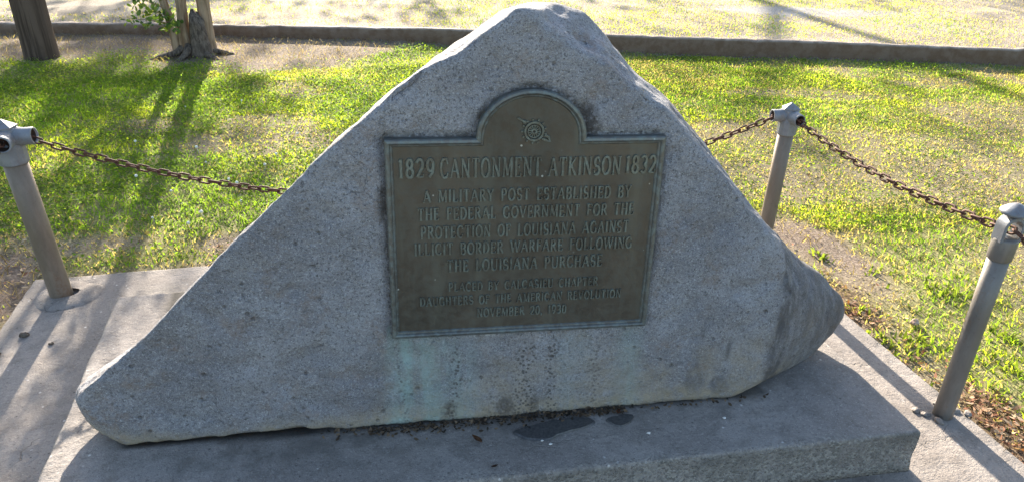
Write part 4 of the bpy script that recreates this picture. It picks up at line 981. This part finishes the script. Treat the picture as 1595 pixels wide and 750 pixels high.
# debris caught in the crevice between stone and plinth
r = np.random.default_rng(41); n = 600; xx = np.concatenate([r.uniform(.0, .62, 520), r.uniform(.62, 1.0, 40), r.uniform(-.1, .1, 40)]); yy = 1.37265 + KK * xx - .002 - np.abs(r.normal(0, .011, n)) * np.interp(xx, [0, .1, .3, .55, 1], [1, 1.4, 1.3, .8, .5])
pts = np.stack([xx, yy, np.full(n, .1275) + .004 * r.random(n)], -1)
tag(leaves('crevice_debris', pts, .011, M['litter'], np.array([[.06, .042, .03], [.10, .07, .048], [.17, .12, .08], [.04, .034, .028]]), None, .55, 32, .85), 'dark twig and leaf crumbs along the foot of the stone', 'debris', kind='stuff')

# single fallen things
def leaf_obj(loc, L, wd, rz, colr, label, curl=.35):
    s = NT('fallen_leaf_skin'); s.fin(s.mix(s.ramp(s.noise(120, 3), .35, .65), colr, tuple(q * .6 for q in colr)), .65)
    bm = bmesh.new(); g = []
    for i in range(9):
        t_ = i / 8; hw = wd * math.sin(PI * min(1, t_ * .97 + .02)) ** .8 * (1 - .35 * t_)
        g.append([bm.verts.new(((t_ - .5) * L, hw * q, .0045 + curl * .35 * L * (t_ - .4) ** 2 + curl * abs(q) * wd * .8)) for q in (-1, -.5, 0, .5, 1)])
    for A, B in zip(g, g[1:]):
        for j in range(4): bm.faces.new((A[j], B[j], B[j + 1], A[j + 1]))
    bmesh.ops.solidify(bm, geom=bm.faces[:], thickness=.0006)
    o = from_bm('fallen_leaf', bm, s.m, None, True, loc); o.rotation_euler = (0, 0, rz); return tag(o, label, 'leaf')
leaf_obj((.248, 1.279, .123), .030, .0075, 2.2, (.20, .095, .045), 'curled orange-brown leaf lying on the plinth below the tablet', .8)
leaf_obj((.270, 1.190, .123), .016, .004, .2, (.07, .035, .022), 'small dark brown leaf near the front edge of the plinth', .3)
leaf_obj((.600, 1.302, .124), .016, .006, 1.0, (.22, .07, .03), 'tiny red-brown leaf scrap between the two damp patches', .5)
chipm = NT('pale_chip'); chipm.fin((.6, .58, .54), .8)
for i, (cx_, cy_, s_) in enumerate(((.645, 1.222, .0042), (.845, 1.232, .0042), (.41, 1.235, .0038), (.395, 1.25, .0032))):
    lump('pale_chip', (cx_, cy_, .1235), (s_, s_ * .8, s_ * .45), chipm.m, 'tiny white chip lying on the plinth in front of the stone', 'chip', 'white chips on the plinth', 20 + i)
for i, (cx_, cy_, s_, lb) in enumerate(((-.976, 2.152, .013, 'dark brown seed husk lying on the slab nearest the thick post'), (-1.02, 2.06, .012, 'dark brown seed husk lying at the left picture edge of the slab'), (-.885, 2.09, .007, 'smallest dark crumb lying on the slab in the post shadow'))):
    lump('seed_husk', (cx_, cy_, s_ * .4), (s_, s_ * .75, s_ * .6), M['roughbark'], lb, 'seed husk', None, 30 + i)
pebm = NT('pink_pebble'); pebm.fin(pebm.mix(pebm.ramp(pebm.noise(60), .4, .6), (.30, .20, .155), (.38, .29, .23)), .7)
lump('pebble', (1.775, 1.66, float(gz(1.775, 1.66)) + .014), (.014, .012, .011), pebm.m, 'pinkish rounded pebble in the grass right of the slab', 'pebble', None, 44)
# damp patches on the plinth
def puddle(pts, n=64):
    P = [Vector(p) for p in pts]; m = len(P); c = sum(P, Vector((0, 0))) / m; res = []
    for i in range(n):
        t_ = i / n * m; k = int(t_); f = t_ - k; p0, p1, p2, p3 = P[k - 1], P[k % m], P[(k + 1) % m], P[(k + 2) % m]
        q = 0.5 * ((2 * p1) + (p2 - p0) * f + (2 * p0 - 5 * p1 + 4 * p2 - p3) * f * f + (3 * p1 - p0 - 3 * p2 + p3) * f ** 3)
        res.append(q + (q - c).normalized() * mnoise.noise(Vector((q.x * 60, q.y * 60, 0))) * .004)
    bm = bmesh.new(); a = [bm.verts.new((p.x, p.y, .1225)) for p in res]; b2 = [bm.verts.new((c.x + (p.x - c.x) * .93, c.y + (p.y - c.y) * .9, .1262)) for p in res]
    for i in range(n): bm.faces.new((a[i], a[(i + 1) % n], b2[(i + 1) % n], b2[i]))
    bm.faces.new(b2)
    s = NT('damp_film'); s.fin(s.mix(s.ramp(s.noise(160, 3, .7), .35, .65), (.034, .034, .035), (.068, .066, .066)), .42, s.bump(s.noise(120, 3), .001, .4), 0, .4)
    return tag(from_bm('puddle', bm, s.m, None, False), kind='structure')
puddle([(.335, 1.293), (.36, 1.262), (.405, 1.248), (.445, 1.262), (.505, 1.270), (.535, 1.283), (.515, 1.308), (.44, 1.312), (.38, 1.304)])
puddle([(.562, 1.287), (.578, 1.262), (.606, 1.258), (.628, 1.276), (.632, 1.291), (.595, 1.295)])
